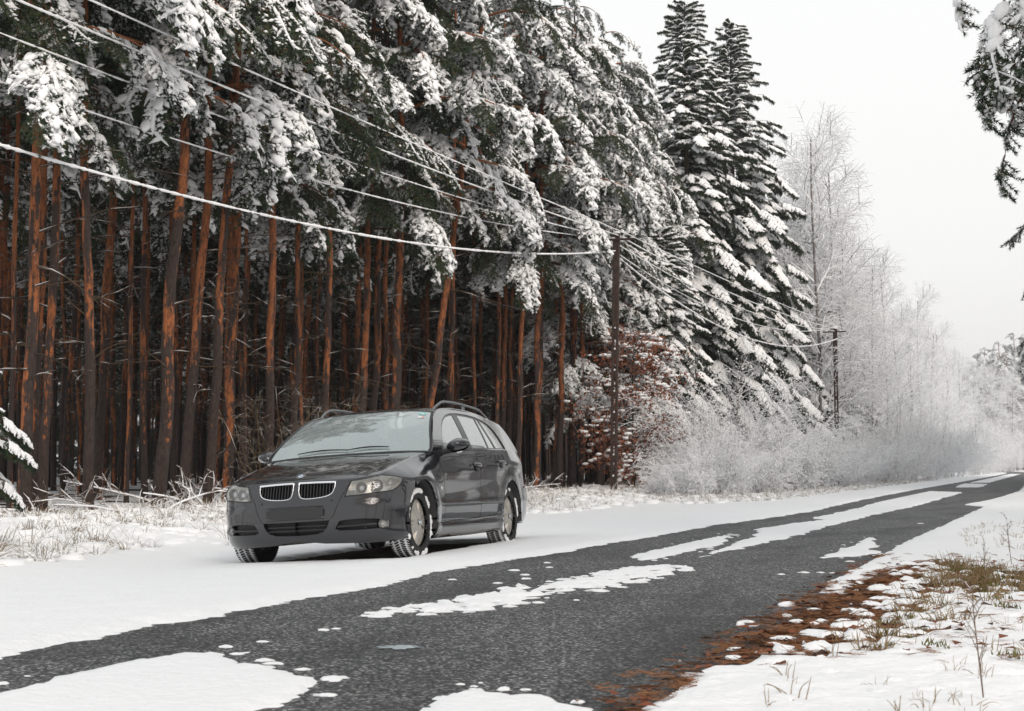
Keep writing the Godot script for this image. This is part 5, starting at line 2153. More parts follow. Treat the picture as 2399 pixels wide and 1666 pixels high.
# ---------------------------------------------------------------- bare trees and bushes white with snow
func branching(b: Builder, run: PackedVector3Array, r: float, level: int, g: RandomNumberGenerator, how: Dictionary) -> void:
	var white: float = how.white[level]
	dusted(b, run, r, r * 0.45, how.bark.lerp(Color(0.16, 0.13, 0.11), level * 0.3), white, g)
	if level >= how.levels:
		if how.has("snow"):
			# snow caught at the ends of the twigs
			for q in 2:
				var r0 := g.randf_range(0.012, 0.032)
				(how.snow as Builder).crumb(run[-1 - q] + Vector3(0, 0.01, 0), Vector3(r0 * 1.5, r0 * 0.8, r0 * 1.2), 0.3, g, Basis(Vector3.UP, g.randf() * TAU))
		return
	var n := run.size() - 1
	var count: int = how.count[level]
	for i in count:
		var k := lerpf(how.start[level], 0.99, (i + g.randf() * 0.7) / count)
		var f := minf(k * n, n - 0.01)
		var at := run[int(f)].lerp(run[int(f) + 1], f - int(f))
		var d := (run[int(f) + 1] - run[int(f)]).normalized()
		var off := Vector3(g.randf_range(-1, 1), g.randf_range(-1, 1), g.randf_range(-1, 1))
		off = (off - d * off.dot(d)).normalized()
		var dir: Vector3 = (d * how.forward[level] + off + Vector3(0, how.rise[level], 0)).normalized()
		var long: float = how.long[level] * g.randf_range(0.6, 1.2) * (1.15 - 0.65 * k)
		branching(b, bent(at, dir, long, how.droop[level], 4 if level < 2 else 3, g, 0.16), r * how.thin[level], level + 1, g, how)


func frosted_tree(seed_value: int, high: float, wide: float) -> ArrayMesh:
	var g := RandomNumberGenerator.new()
	g.seed = seed_value
	var b := Builder.new()
	var s := Builder.new()
	var how := {"snow": s, "levels": 3, "bark": Color(0.20, 0.18, 0.17), "white": [0.7, 0.95, 1.0, 1.0], "count": [32, 9, 7], "start": [0.16, 0.15, 0.1], "forward": [0.75, 0.9, 0.9], "rise": [0.45, 0.25, 0.0], "long": [wide, wide * 0.42, wide * 0.20], "droop": [0.25, 0.35, 0.5], "thin": [0.45, 0.45, 0.55]}
	branching(b, bent(Vector3(0, -0.2, 0), Vector3.UP, high, -0.1, 9, g, 0.035), high * 0.0055, 0, g, how)
	return s.mesh(mats.bough_snow, b.mesh(mats.twig_bark))


func frosted_bush(seed_value: int, high: float, stems: int) -> ArrayMesh:
	var g := RandomNumberGenerator.new()
	g.seed = seed_value
	var b := Builder.new()
	var s := Builder.new()
	var how := {"levels": 2, "bark": Color(0.24, 0.21, 0.19), "white": [0.95, 1.0, 1.0], "count": [13, 6], "start": [0.12, 0.1], "forward": [0.8, 0.8], "rise": [0.25, 0.0], "long": [high * 0.36, high * 0.15], "droop": [0.35, 0.4], "thin": [0.5, 0.6], "snow": s}
	for i in stems:
		var az := g.randf() * TAU
		var out := g.randf_range(0.05, 0.95)
		var d := Vector3(cos(az) * out, 1.0, sin(az) * out).normalized()
		branching(b, bent(Vector3(cos(az), 0, sin(az)) * g.randf() * high * 0.14 - Vector3(0, 0.1, 0), d, high * g.randf_range(0.6, 1.12), g.randf_range(0.1, 0.8), 5, g, 0.10), 0.016, 0, g, how)
	return s.mesh(mats.bough_snow, b.mesh(mats.twig_bark))


func oak(at: Vector3) -> void:
	var root := thing("young_oak", "young oak with rust-brown leaves under snow behind the tall pole", "tree", at)
	var g := RandomNumberGenerator.new()
	g.seed = 303
	var wood := Builder.new()
	var leaf := Builder.new()
	var snow := Builder.new()
	var stem := bent(Vector3(0, -0.2, 0), Vector3.UP, 6.0, 0.0, 9, g, 0.05)
	dusted(wood, stem, 0.06, 0.012, Color(0.05, 0.04, 0.033), 0.1, g)
	for i in 64:
		var k := lerpf(0.12, 0.98, i / 64.0)
		var f := minf(k * 9.0, 8.99)
		var o := stem[int(f)].lerp(stem[int(f) + 1], f - int(f))
		var az := i * 2.4 + g.randf()
		var long := (0.5 + 1.9 * sin(PI * pow(1.0 - k, 0.8))) * g.randf_range(0.6, 1.15)
		var run := bent(o, Vector3(cos(az), g.randf_range(-0.2, 0.9), sin(az)).normalized(), long, 0.7, 6, g, 0.18)
		dusted(wood, run, 0.018, 0.005, Color(0.06, 0.045, 0.035), 0.5, g)
		for j in range(2, 7):
			for q in 22:
				var p := run[j] + Vector3(g.randf_range(-.3, .3), g.randf_range(-.3, .2), g.randf_range(-.3, .3))
				var hue := g.randf()
				leaf.tint = Color(0.14, 0.045, 0.024).lerp(Color(0.33, 0.12, 0.06), hue)
				var d := Vector3(g.randf_range(-1, 1), g.randf_range(-1.4, 0.1), g.randf_range(-1, 1)).normalized()
				var w := d.cross(Vector3(g.randf_range(-1, 1), g.randf_range(-1, 1), g.randf_range(-1, 1))).normalized()
				var l := g.randf_range(0.08, 0.14)
				leaf.flat_quad(p, p + d * l * 0.5 + w * l * 0.3, p + d * l, p + d * l * 0.5 - w * l * 0.3)
			for q in 3:
				if g.randf() < 0.6:
					var r := g.randf_range(0.04, 0.10)
					snow.blob(run[j] + Vector3(g.randf_range(-.12, .12), 0.05, g.randf_range(-.12, .12)), Vector3(r * 1.4, r * 0.65, r * 1.2), 0.22, g)
	put(wood.mesh(mats.twig_bark), "trunk", root)
	put(leaf.mesh(mats.dry_leaf), "foliage", root).set_meta("kind", "stuff")
	put(snow.mesh(mats.bough_snow), "snow", root).set_meta("kind", "stuff")


func build_frosted() -> void:
	var trees := [frosted_tree(301, 20.0, 5.2), frosted_tree(305, 16.0, 4.6), frosted_tree(309, 12.0, 4.2)]
	# column, distance, shape, scale
	var spots := [[1922, 80.0, 0, 1.0], [1868, 84.0, 1, 1.0], [1948, 86.0, 0, 0.96], [1900, 90.0, 0, 1.02], [1985, 88.0, 1, 0.95], [2040, 100.0, 1, 0.95], [2078, 112.0, 0, 0.82], [2015, 104.0, 2, 1.0], [2112, 122.0, 2, 1.15], [2156, 136.0, 0, 0.86], [2190, 150.0, 1, 0.95], [2130, 128.0, 1, 0.9], [2225, 165.0, 1, 0.9], [2255, 185.0, 1, 0.95], [2285, 205.0, 0, 0.75], [2180, 140.0, 2, 1.2], [2310, 225.0, 1, 1.0], [2345, 240.0, 1, 1.05], [2372, 250.0, 0, 0.9], [1800, 80.0, 2, 1.0], [1955, 86.0, 2, 1.1]]
	var i := 0
	for f in spots:
		var z: float = f[1]
		var p := Vector3((f[0] - 1199.5) / 3300.0 * z, -0.1, -z)
		var label := "bare tree white with frost farther down the road"
		if i == 0:
			label = "tall bare birch white with frost beside the spruces"
		elif i == 1:
			label = "bare frosted tree between the birch and the broad spruce"
		var root := thing("bare_tree", label, "tree", p, i * 1.3, "frosted trees along the road" if i > 1 else "")
		var m := put(trees[f[2]], "branches", root)
		m.scale = Vector3.ONE * f[3]
		m.set_meta("kind", "stuff")
		i += 1
	# pines and frosted trees at the far bend
	for f in [[2345, 270.0, 1.7], [2380, 285.0, 1.8], [2320, 300.0, 1.6], [2415, 300.0, 1.9], [2362, 320.0, 1.8], [2300, 330.0, 1.7], [2335, 345.0, 1.8], [2275, 340.0, 1.6], [2395, 330.0, 1.7], [2310, 265.0, 1.5], [2362, 255.0, 1.45]]:
		var z: float = f[1]
		var p := Vector3((f[0] - 1199.5) / 3300.0 * z, 0.0, -z)
		var root := pine(p, .15, "low", 600 + i, i * 1.1, Vector2.ZERO, "hazy snow-covered pine where the road bends away", "pines at the bend", false)
		root.scale = Vector3.ONE * f[2]
		i += 1
	var bushes := [frosted_bush(311, 4.0, 26), frosted_bush(312, 3.0, 22), frosted_bush(313, 2.0, 18), frosted_bush(314, 4.9, 30)]
	var b := [[1700, 51.0, 3, 1.0], [1640, 47.0, 0, 0.6], [1760, 54.0, 0, 0.95], [1580, 46.0, 1, 0.5], [1820, 57.0, 0, 0.85], [1880, 60.0, 1, 0.9], [1545, 44.0, 2, 0.5], [1610, 42.5, 2, 0.65], [1690, 45.0, 1, 0.7], [1780, 48.0, 1, 0.65], [1850, 52.0, 2, 1.1], [1930, 64.0, 0, 0.75], [1985, 70.0, 0, 0.8], [2035, 76.0, 3, 0.7], [2090, 85.0, 3, 1.0], [2140, 96.0, 3, 1.05], [2190, 110.0, 3, 1.1], [2235, 125.0, 3, 1.15], [2275, 145.0, 3, 1.2], [1900, 57.0, 2, 1.0], [1960, 62.0, 1, 0.9], [2010, 68.0, 1, 1.0], [2065, 76.0, 1, 1.0], [2120, 88.0, 0, 1.0], [2170, 100.0, 0, 1.1], [2215, 115.0, 0, 1.1], [2300, 165.0, 3, 1.2], [2325, 190.0, 3, 1.3], [2345, 210.0, 3, 1.4], [2365, 240.0, 3, 1.5]]
	i = 0
	for f in b:
		var z: float = f[1]
		var p := Vector3((f[0] - 1199.5) / 3300.0 * z, 0, -z)
		var st := to_st(p)
		p.y = ground_y(st.x, st.y)
		var label: String = "frosted bush in the thicket along the road verge"
		if i == 0:
			label = "largest frosted bush in front of the spruces"
		elif f[0] < 1500:
			label = "small frosted bush at the foot of the tall pole"
		elif f[3] > 1.1:
			label = "pale frosted bush far off where the road bends"
		var root := thing("frosted_bush", label, "bush", p, i * 0.9, "frosted bushes along the verge")
		var m := put(bushes[f[2]], "branches", root)
		m.scale = Vector3.ONE * f[3]
		m.set_meta("kind", "stuff")
		i += 1
	oak(Vector3((1484 - 1199.5) / 3300.0 * 51.5, -0.1, -51.5))


# ---------------------------------------------------------------- poles and wires
func pole(p: Vector3, high: float, label: String) -> Node3D:
	var root := thing("utility_pole", label, "utility pole", p, atan2(ROAD_U.x, ROAD_U.y) * -1.0, "utility poles along the forest edge")
	var b := Builder.new()
	# a concrete mast of two legs with rungs between: slots show through
	b.tint = Color.WHITE
	for x: float in [-.075, .075]:
		b.box(Vector3(x, high * 0.5, 0), Vector3(.040, high * 0.5, .06), Basis.IDENTITY, .01)
	b.box(Vector3(0, high * 0.82, 0), Vector3(.05, high * 0.18, .06), Basis.IDENTITY, .01)
	put(b.mesh(mats.mast), "mast", root)
	var k := 0.5
	while k < high * 0.62:
		b = Builder.new()
		b.box(Vector3(0, k, 0), Vector3(.042, .12, .058), Basis.IDENTITY, .01)
		put(b.mesh(mats.mast), "rung", root)
		b = Builder.new()
		b.blob(Vector3(0, k + .15, 0), Vector3(.05, .045, .07), .15, rng)
		put(b.mesh(mats.bough_snow), "snow", root)
		k += 0.72
	b = Builder.new()
	b.box(Vector3(0, high - 0.22, 0.08), Vector3(.66, .035, .035), Basis.IDENTITY, .006)
	var arm := put(b.mesh(mats.mast), "crossarm", root)
	for x: float in [-.62, -.25, .25, .62]:
		b = Builder.new()
		lathe(b, Vector3(x, high - .19, .08), Vector3.UP, [[0, .022], [.03, .034], [.045, .022], [.07, .034], [.10, .03], [.125, .012], [.13, .001]], 10)
		put(b.mesh(mats.insulator), "insulator", arm)
	b = Builder.new()
	b.blob(Vector3(0, high + .03, 0), Vector3(.16, .07, .12), .15, rng)
	for x: float in [-.45, -.1, .3, .6]:
		b.blob(Vector3(x, high - .17, .08), Vector3(.10, .035, .05), .2, rng)
	put(b.mesh(mats.bough_snow), "snow", root).set_meta("kind", "stuff")
	return root


func wire(a: Vector3, c: Vector3, coef: Vector2, r: float, coat: float, label: String, group: String) -> void:
	# from a to c; coef: how far it hangs below the straight line, in the middle, and how thick the snow lies
	var root := thing("overhead_wire", label, "wire", a, 0.0, group)
	var n := 90
	var p := PackedVector3Array()
	var q := PackedVector3Array()
	var rr := PackedFloat32Array()
	var rs := PackedFloat32Array()
	var f := FastNoiseLite.new()
	f.seed = int(a.x * 13.0 + c.y * 31.0)
	f.frequency = 1.2
	var m := int(a.distance_to(c) / 0.07)
	for i in n + 1:
		var k := float(i) / n
		p.append((c - a) * k - Vector3(0, 4.0 * coef.x * k * (1.0 - k), 0))
		rr.append(r)
	for i in m + 1:
		var k := float(i) / m
		q.append((c - a) * k - Vector3(0, 4.0 * coef.x * k * (1.0 - k), 0) + Vector3(0, r * 0.5 + coat * 0.2, 0))
		rs.append(maxf(0.001, coat * (0.80 + 0.55 * f.get_noise_1d(i * 0.9) + 0.35 * f.get_noise_1d(i * 0.13 + 100.0))))
	var b := Builder.new()
	b.tube(p, rr, 5)
	put(b.mesh(mats.wire), "cable", root)
	b = Builder.new()
	b.tube(q, rs, 6)
	put(b.mesh(mats.bough_snow), "snow", root)


func build_poles() -> void:
	var mast := paint("mast", Color(1, 1, 1), 0.9)
	mast.albedo_texture = noise_texture(61, 0.03, [[0.0, Color(0.022, 0.014, 0.012)], [0.5, Color(0.045, 0.026, 0.021)], [1.0, Color(0.085, 0.05, 0.04)]], 256, 5)
	mast.uv1_triplanar = true
	mast.uv1_scale = Vector3(1.2, 0.5, 1.2)
	paint("insulator", Color(0.5, 0.5, 0.48), 0.3)
	paint("wire", Color(0.03, 0.03, 0.032), 0.6)
	var spots := [Vector3(-12.4, -0.15, -11.1), Vector3(3.44, -0.15, -48.0), Vector3(18.2, -0.15, -79.0), Vector3(36.9, -0.15, -130.0), Vector3(62.0, -0.1, -196.0)]
	var tall := [8.6, 8.95, 8.75, 8.75, 8.7]
	var labels := ["utility pole beside the wood, standing nearer than the parked car", "tall dark utility pole with slotted mast in front of the brown-leaved oak", "slotted utility pole among the frosted bushes beyond the spruces", "utility pole fading into the haze down the road", "utility pole almost lost in the haze at the bend"]
	for i in spots.size():
		var p := pole(spots[i], tall[i], labels[i])
		if i == 1:
			p.rotation.z = -0.018
	# four thin wires on the arms, one thick cable below
	for i in spots.size() - 1:
		var a: Vector3 = spots[i]
		var c: Vector3 = spots[i + 1]
		var across := Vector3(cos(-atan2(ROAD_U.x, ROAD_U.y)), 0, -sin(-atan2(ROAD_U.x, ROAD_U.y)))
		for k in 4:
			var x: float = [-.62, -.25, .25, .62][k]
			var drop: float = [0.85, 0.55, 0.35, 0.12][k] * (1.0 if i == 0 else 1.3)
			var low: float = [1.1, 0.55, 0.2, 0.0][k] if i == 0 else 0.0
			wire(a + across * x + Vector3(0, tall[i] - 0.08 - low, 0), c + across * x + Vector3(0, tall[i + 1] - 0.08, 0), Vector2(drop, 0), 0.006, [.022, .021, .025, .020][k] * (1.0 + 0.15 * i), ["outer wire on the forest side", "inner wire on the forest side", "inner wire on the road side", "outer wire on the road side"][k] + [" of the span above the parked car", " of the span past the spruces", " of the span past the frosted birch", " of the hazy span farthest along the road"][i], "snow-covered overhead wires")
		wire(a + Vector3(.1, (6.35 if i == 0 else tall[i] - 0.75), 0.1), c + Vector3(.1, tall[i + 1] - 0.62, 0.1), Vector2(1.28 if i == 0 else 1.5, 0), 0.014, 0.034 * (1.0 + 0.1 * i), "thick snow-coated cable sagging low" + [" above the parked car", " past the spruces", " past the frosted birch", " in the haze"][i], "snow-covered sagging cables")


# ---------------------------------------------------------------- grass, litter, fallen branches
func grass_tuft(seed_value: int, high: float, blades: int, white: float) -> ArrayMesh:
	var g := RandomNumberGenerator.new()
	g.seed = seed_value
	var b := Builder.new()
	var s := Builder.new()
	for i in blades:
		var az := g.randf() * TAU
		var out := g.randf_range(0.1, 1.0)
		var run := bent(Vector3(cos(az), 0, sin(az)) * g.randf() * 0.07, Vector3(cos(az) * out, 1, sin(az) * out).normalized(), high * g.randf_range(0.5, 1.1), g.randf_range(0.3, 1.8), 5, g, 0.12)
		b.tint = Color(0.20, 0.13, 0.06).lerp(Color(0.38, 0.28, 0.15), g.randf())
		b.tube(run, taper(6, 0.0028, 0.001), 3)
		if g.randf() < white:
			ridge(s, run.slice(1), g.randf_range(0.003, 0.008), g.randf_range(0.004, 0.008), g)
	for i in int(5 * white) if high > 0.15 and blades > 12 else 0:
		var r := g.randf_range(0.02, 0.06)
		s.blob(Vector3(g.randf_range(-.1, .1), g.randf_range(0.01, high * 0.35), g.randf_range(-.1, .1)), Vector3(r * 1.4, r * .7, r * 1.2), .25, g)
	var m := b.mesh(mats.dry_leaf)
	return s.mesh(mats.bough_snow, m)


func weed(seed_value: int, high: float, white: float) -> ArrayMesh:
	var g := RandomNumberGenerator.new()
	g.seed = seed_value
	var b := Builder.new()
	var how := {"levels": 2, "bark": Color(0.13, 0.075, 0.045), "white": [white, white, white], "count": [8, 4], "start": [0.35, 0.3], "forward": [1.1, 0.9], "rise": [0.3, 0.1], "long": [high * 0.28, high * 0.10], "droop": [0.1, 0.3], "thin": [0.6, 0.7]}
	branching(b, bent(Vector3(0, -0.05, 0), Vector3(0.05, 1, 0.03), high, 0.05, 6, g, 0.06), 0.0035, 0, g, how)
	return b.mesh(mats.twig_bark)


func fallen(seed_value: int, long: float) -> ArrayMesh:
	var g := RandomNumberGenerator.new()
	g.seed = seed_value
	var b := Builder.new()
	var how := {"levels": 2, "bark": Color(0.11, 0.065, 0.04), "white": [0.75, 0.7, 0.6], "count": [7, 4], "start": [0.3, 0.2], "forward": [1.0, 0.9], "rise": [0.15, 0.1], "long": [long * 0.38, long * 0.16], "droop": [0.2, 0.2], "thin": [0.5, 0.6]}
	branching(b, bent(Vector3.ZERO, Vector3(1, 0.22, 0), long, 0.3, 7, g, 0.12), 0.022, 0, g, how)
	return b.mesh(mats.twig_bark)


func build_details() -> void:
	var g := RandomNumberGenerator.new()
	g.seed = 909
	# dry grass under snow on the verge between the lane and the wood
	var tufts := [grass_tuft(401, 0.24, 24, 0.85), grass_tuft(402, 0.17, 22, 0.75), grass_tuft(403, 0.32, 18, 0.5), grass_tuft(404, 0.42, 8, 0.2)]
	var places := [[] as Array[Transform3D], [] as Array[Transform3D], [] as Array[Transform3D], [] as Array[Transform3D]]
	var count := 0
	while count < 2600:
		var s := 9.0 + 85.0 * pow(g.randf(), 1.5)
		var q := 8.8 + 7.5 * pow(g.randf(), 0.75)
		if s > 34.0:
			q = 6.2 + 9.0 * g.randf()
		if n_mid.get_noise_2d(s * 0.25, q * 0.25) + g.randf_range(-0.35, 0.35) < -0.22 + 0.25 * smooth(9.5, 8.6, q) * (1.0 if s < 34.0 else 0.0):
			continue
		count += 1
		var t := q + bend(s)
		var k: int = [0, 0, 0, 1, 1, 1, 2, 3][g.randi() % 8]
		places[k].append(Transform3D(Basis(Vector3.UP, g.randf() * TAU).scaled(Vector3.ONE * g.randf_range(0.6, 1.3)), world(s, t, ground_y(s, t) + 0.01)))
	var verge := Node3D.new()
	verge.name = "grass"
	add_child(verge)
	tag(verge, "dry grass bent under snow along the forest edge", "grass", "", "stuff")
	for k in 4:
		scatter(tufts[k], places[k], "foliage", verge)
	# lumps of snow on the rough verge
	var lump := Builder.new()
	lump.blob(Vector3.ZERO, Vector3(0.16, 0.07, 0.14), 0.2, g)
	var lumps: Array[Transform3D] = []
	for i in 2200:
		var s := 9.0 + 70.0 * pow(g.randf(), 1.4)
		var q := g.randf_range(9.0, 15.5) if s < 34.0 else g.randf_range(7.0, 15.0)
		lumps.append(Transform3D(Basis(Vector3.UP, g.randf() * TAU).scaled(Vector3.ONE * g.randf_range(0.4, 1.5)), world(s, q + bend(s), ground_y(s, q) + 0.01)))
	var heap := scatter(lump.mesh(mats.bough_snow), lumps, "snow_lumps")
	tag(heap, "lumps of snow over the rough verge", "snow", "", "stuff")

	# dead branches dragged together in front of the wood
	var sticks := [fallen(411, 2.2), fallen(412, 1.7), fallen(413, 1.3)]
	for i in 9:
		var px := g.randf_range(330, 640)
		var p := from_column(px, g.randf_range(13.6, 15.6))
		p.y += g.randf_range(0.0, 0.12)
		var o := put(sticks[i % 3], "fallen_branch")
		o.position = p
		o.rotation = Vector3(g.randf_range(-.2, .2), g.randf() * TAU, g.randf_range(-.05, .25))
		tag(o, "snow-dusted dead branch in the brush pile by the forest edge", "branch", "dead branches in the brush pile")
	for i in 7:
		var p := from_column([60, 150, 250, 860, 1000, 1160, 1290][i], g.randf_range(14.2, 16.0))
		var o := put(sticks[(i + 1) % 3], "fallen_branch")
		o.position = p
		o.rotation = Vector3(0, g.randf() * TAU, 0.05)
		tag(o, "lone snow-dusted dead branch lying among the verge grass", "branch", "single dead branches on the verge")
	# leafless shrubs between the stems
	var thin := [frosted_shrub(421), frosted_shrub(422)]
	for i in 4:
		var p := from_column([690, 655, 720, 620, 150, 330, 820, 980, 1100, 1240, 1330, 560][i], g.randf_range(15.0, 17.5))
		var o := put(thin[i % 2], "bare_shrub")
		o.position = p
		o.rotation.y = g.randf() * TAU
		o.scale = Vector3.ONE * g.randf_range(0.8, 1.4)
		tag(o, "thin leafless shrub with arching yellow-brown shoots between the pine stems", "shrub", "leafless shrubs at the forest edge")

	# dry weeds on the near verge
	var weeds := [weed(431, 0.75, 0.05), weed(432, 0.5, 0.1), weed(433, 1.0, 0.05)]
	for f in [[5.0, 0.2, 1], [6.4, 0.0, 1], [7.4, -0.4, 0], [9.8, -0.3, 2], [10.6, -0.1, 2], [11.2, -0.5, 0], [12.4, -0.2, 2], [13.2, 0.0, 0], [14.5, -0.5, 2], [9.2, 0.35, 1], [8.2, 0.1, 1], [12.0, 0.25, 1]]:
		var o := put(weeds[f[2]], "dry_weed")
		o.position = world(f[0], f[1], ground_y(f[0], f[1]))
		o.rotation.y = g.randf() * TAU
		o.scale = Vector3.ONE * g.randf_range(0.8, 1.15)
		tag(o, "dry branching weed stalk standing in snow on the near verge", "weed", "dry weeds on the near verge")

	# pine needles, leaves, moss and grass where the near verge is bare
	var leaf := Builder.new()
	leaf.tint = Color(0.19, 0.062, 0.026)
	leaf.flat_quad(Vector3(-.035, 0, 0), Vector3(-.005, .008, .018), Vector3(.04, .004, 0), Vector3(.0, .010, -.018))
	var leaf2 := Builder.new()
	leaf2.tint = Color(0.055, 0.028, 0.018)
	leaf2.flat_quad(Vector3(-.03, .004, 0), Vector3(0, .012, .022), Vector3(.035, 0, .004), Vector3(.004, .008, -.02))
	var needle := Builder.new()
	for i in 14:
		var a := g.randf() * TAU
		needle.tint = Color(0.14, 0.055, 0.024).lerp(Color(0.30, 0.14, 0.06), g.randf())
		var d := Vector3(cos(a), g.randf_range(-.05, .15), sin(a)) * g.randf_range(.025, .05)
		var o := Vector3(g.randf_range(-.03, .03), g.randf_range(0, .006), g.randf_range(-.03, .03))
		needle.flat(o - d + Vector3(0, .002, .0012), o - d - Vector3(0, 0, .0012), o + d)
	var meshes := [leaf.mesh(mats.dry_leaf), leaf2.mesh(mats.dry_leaf), needle.mesh(mats.dry_leaf), grass_tuft(441, 0.10, 14, 0.0), moss_tuft(442)]
	var where := [[] as Array[Transform3D], [] as Array[Transform3D], [] as Array[Transform3D], [] as Array[Transform3D], [] as Array[Transform3D]]
	for i in 12000:
		var s := g.randf_range(4.4, 13.0)
		var q := 1.5 - 2.6 * pow(g.randf(), 0.8)
		if snow_depth(s, q) > 0.012 and (g.randf() < 0.95 or s < 5.8):
			continue
		var kinds := [2, 2, 2, 2, 0, 1] if q > 0.75 else [2, 2, 0, 0, 0, 1, 1, 2, 4, 3]
		if q > 1.38 and g.randf() < 0.75:
			continue
		var k: int = kinds[g.randi() % kinds.size()]
		var y := maxf(ground_y(s, q), 0.0) + 0.012 + maxf(snow_depth(s, q), 0.0)
		where[k].append(Transform3D((Basis(Vector3.UP, g.randf() * TAU) * Basis(Vector3.RIGHT, g.randf_range(-.3, .3))).scaled(Vector3.ONE * g.randf_range(0.6, 1.3)), world(s, q, y)))
	var litter := Node3D.new()
	litter.name = "litter"
	add_child(litter)
	tag(litter, "brown pine needles, leaves and grass on the bare near verge", "litter", "", "stuff")
	for k in 5:
		scatter(meshes[k], where[k], ["leaves", "leaves", "needles", "grass", "moss"][k], litter)
	# short grass standing through the snow of the near verge
	var blades: Array[Transform3D] = []
	for i in 420:
		var s := 4.2 + 16.0 * pow(g.randf(), 1.3)
		var q := 0.9 - 5.0 * pow(g.randf(), 1.3)
		blades.append(Transform3D(Basis(Vector3.UP, g.randf() * TAU).scaled(Vector3.ONE * g.randf_range(0.5, 1.0)), world(s, q, ground_y(s, q) + 0.01)))
	var thin_grass := scatter(grass_tuft(451, 0.15, 6, 0.3), blades, "verge_grass")
	tag(thin_grass, "sparse dry grass poking through snow on the near verge", "grass", "", "stuff")

	# rounded clumps of snow on the road and over the bare ground
	var shapes := [snow_clump(461), snow_clump(462), snow_clump(463)]
	var clumps := [[] as Array[Transform3D], [] as Array[Transform3D], [] as Array[Transform3D]]
	for c2 in CRUMBS:
		var size := g.randf_range(0.018, 0.036)
		clumps[g.randi() % 3].append(Transform3D(Basis(Vector3.UP, g.randf() * TAU).scaled(Vector3(size * g.randf_range(1.0, 1.6), size * 0.34, size)), world(c2.x, c2.y, 0.0 if c2.y > 1.35 else 0.012)))
	var tries := 0
	while tries < 2600:
		tries += 1
		var s := 5.0 + 7.5 * g.randf()
		var q := 1.55 - 2.2 * pow(g.randf(), 0.7)
		var d := snow_depth(s, q)
		var chance := 0.30 if q < 0.95 else (0.12 if q < 1.25 else 0.02)
		if d > 0.03 or g.randf() > chance:
			continue
		var size := g.randf_range(0.015, 0.06) * (1.0 if q < 1.1 else 0.6)
		clumps[g.randi() % 3].append(Transform3D(Basis(Vector3.UP, g.randf() * TAU).scaled(Vector3(size * g.randf_range(0.9, 1.8), size * g.randf_range(0.45, 0.8), size * g.randf_range(0.8, 1.3))), world(s, q, ground_y(s, q) + 0.006)))
	for i in 60:
		# the broken strip in the middle of the road
		var s := g.randf_range(6.9, 11.4)
		var q := lerpf(3.2, 2.8, (s - 7.0) / 4.2) + g.randf_range(-0.32, 0.32)
		var size := g.randf_range(0.015, 0.06)
		clumps[g.randi() % 3].append(Transform3D(Basis(Vector3.UP, g.randf() * TAU).scaled(Vector3(size * g.randf_range(1.0, 2.0), size * 0.3, size * 1.2)), world(s, q, 0.0)))
	for k in POLYS:
		# crumbs along the ragged borders of the patches
		var poly: PackedVector2Array = k[1]
		if poly[0].x > 20.0:
			continue
		for i in 26:
			var e := g.randi() % poly.size()
			var c3 := poly[e].lerp(poly[(e + 1) % poly.size()], g.randf()) + Vector2(g.randf_range(-.14, .14), g.randf_range(-.10, .10))
			if c3.x < 4.0 or snow_depth(c3.x, c3.y) > 0.01:
				continue
			var size := g.randf_range(0.008, 0.026)
			clumps[g.randi() % 3].append(Transform3D(Basis(Vector3.UP, g.randf() * TAU).scaled(Vector3(size * g.randf_range(1.0, 2.0), size * 0.4, size * 1.2)), world(c3.x, c3.y, 0.0)))
	var bits := Node3D.new()
	bits.name = "snow_clumps"
	add_child(bits)
	tag(bits, "small rounded clumps of snow scattered on asphalt and bare verge", "snow", "", "stuff")
	for k in 3:
		scatter(shapes[k], clumps[k], "snow", bits)

	# a small puddle of meltwater on the asphalt
	var w := Builder.new()
	var c := world(5.75, 2.70, 0.004)
	var o := w.add(c, Vector3.UP)
	var n := 40
	for i in n:
		var a := TAU * i / n
		var r := 1.0 + 0.7 * n_mid.get_noise_2d(cos(a) * 1.6, sin(a) * 1.6)
		w.add(c + Vector3(cos(a) * 0.085 * r, 0, sin(a) * 0.07 * r), Vector3.UP)
	for i in n:
		w.tri(o, o + 1 + i, o + 1 + (i + 1) % n)
	var puddle := put(w.mesh(mats.meltwater), "puddle")
	puddle.set_meta("kind", "structure")


func moss_tuft(seed_value: int) -> ArrayMesh:
	var g := RandomNumberGenerator.new()
	g.seed = seed_value
	var b := Builder.new()
	for i in 40:
		b.tint = Color(0.06, 0.065, 0.015).lerp(Color(0.17, 0.15, 0.035), g.randf())
		var p := Vector3(g.randf_range(-.06, .06), 0, g.randf_range(-.06, .06))
		var d := Vector3(g.randf_range(-.5, .5), 1, g.randf_range(-.5, .5)) * g.randf_range(.012, .035)
		var c := Vector3(g.randf_range(-1, 1), 0, g.randf_range(-1, 1)).normalized() * .004
		b.flat(p + c, p - c, p + d)
	return b.mesh(mats.dry_leaf)


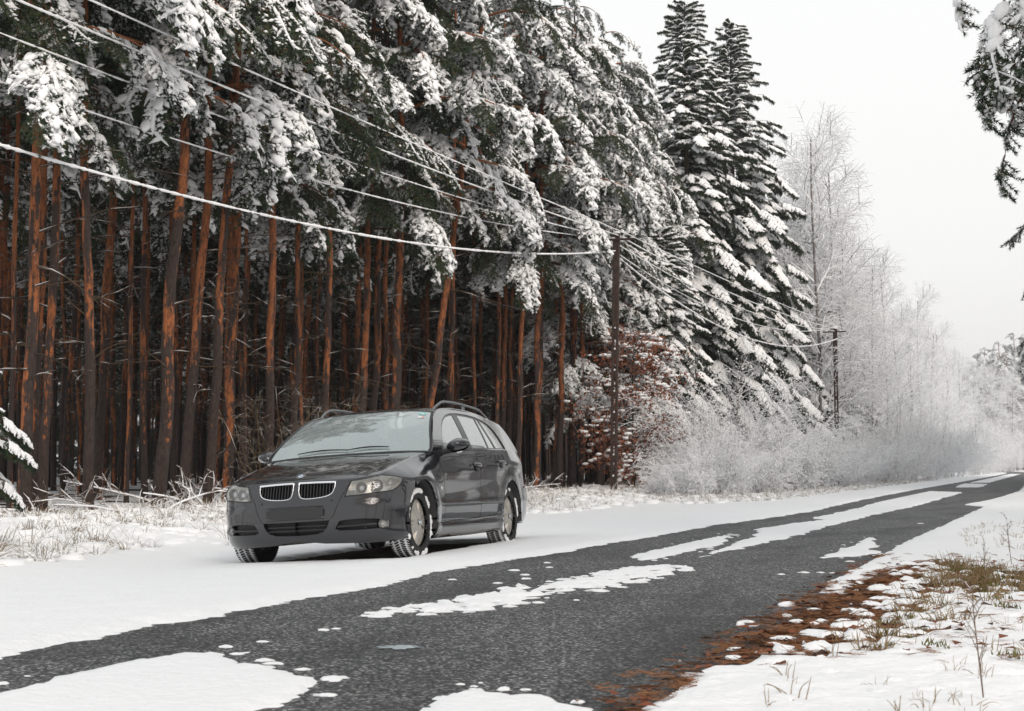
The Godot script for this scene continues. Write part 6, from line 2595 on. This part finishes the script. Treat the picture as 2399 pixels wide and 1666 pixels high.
func frosted_shrub(seed_value: int) -> ArrayMesh:
	var g := RandomNumberGenerator.new()
	g.seed = seed_value
	var b := Builder.new()
	var how := {"levels": 2, "bark": Color(0.085, 0.055, 0.025), "white": [0.1, 0.15, 0.2], "count": [7, 4], "start": [0.25, 0.2], "forward": [0.9, 0.8], "rise": [0.2, 0.0], "long": [0.8, 0.35], "droop": [0.4, 0.4], "thin": [0.5, 0.6]}
	for i in 6:
		var az := g.randf() * TAU
		branching(b, bent(Vector3(cos(az), 0, sin(az)) * 0.1, Vector3(cos(az) * 0.35, 1, sin(az) * 0.35).normalized(), g.randf_range(1.4, 2.8), g.randf_range(0.0, 0.9), 6, g, 0.10), 0.011, 0, g, how)
	return b.mesh(mats.twig_bark)


# a low rounded heap of snow about one unit in radius
func snow_clump(seed_value: int) -> ArrayMesh:
	var f := FastNoiseLite.new()
	f.seed = seed_value
	f.frequency = 0.9
	f.fractal_octaves = 3
	var b := Builder.new()
	var n := 20
	for i in 8:
		var k := i / 7.0
		for j in n + 1:
			var a := TAU * (j % n) / n
			var lump := 1.0 + 0.55 * f.get_noise_3d(cos(a) * 1.2, sin(a) * 1.2, k)
			var r := sin(k * PI * 0.56) * lump
			b.add(Vector3(cos(a) * r, cos(k * PI * 0.56) * (1.0 + 0.4 * f.get_noise_3d(cos(a) * r * 2.0, sin(a) * r * 2.0, 9.0)) - 0.05, sin(a) * r), Vector3(cos(a) * sin(k * PI * 0.5), cos(k * PI * 0.5) + 0.05, sin(a) * sin(k * PI * 0.5)).normalized())
	for i in 7:
		for j in n:
			var q := i * (n + 1) + j
			b.quad(q, q + 1, q + n + 2, q + n + 1)
	return b.mesh(mats.snow)


func build_mist() -> void:
	# the haze is thicker down the road than round the car
	var fog := FogVolume.new()
	fog.name = numbered("mist_bank")
	fog.shape = RenderingServer.FOG_VOLUME_SHAPE_BOX
	fog.size = Vector3(700, 26, 420.0)
	fog.position = Vector3(60, 12, -(74.0 + 210.0))
	var m := FogMaterial.new()
	m.density = 0.0013
	m.albedo = Color(0.95, 0.955, 0.965)
	fog.material = m
	add_child(fog)
	tag(fog, "pale winter mist hanging over the far end of the road", "mist", "", "stuff")
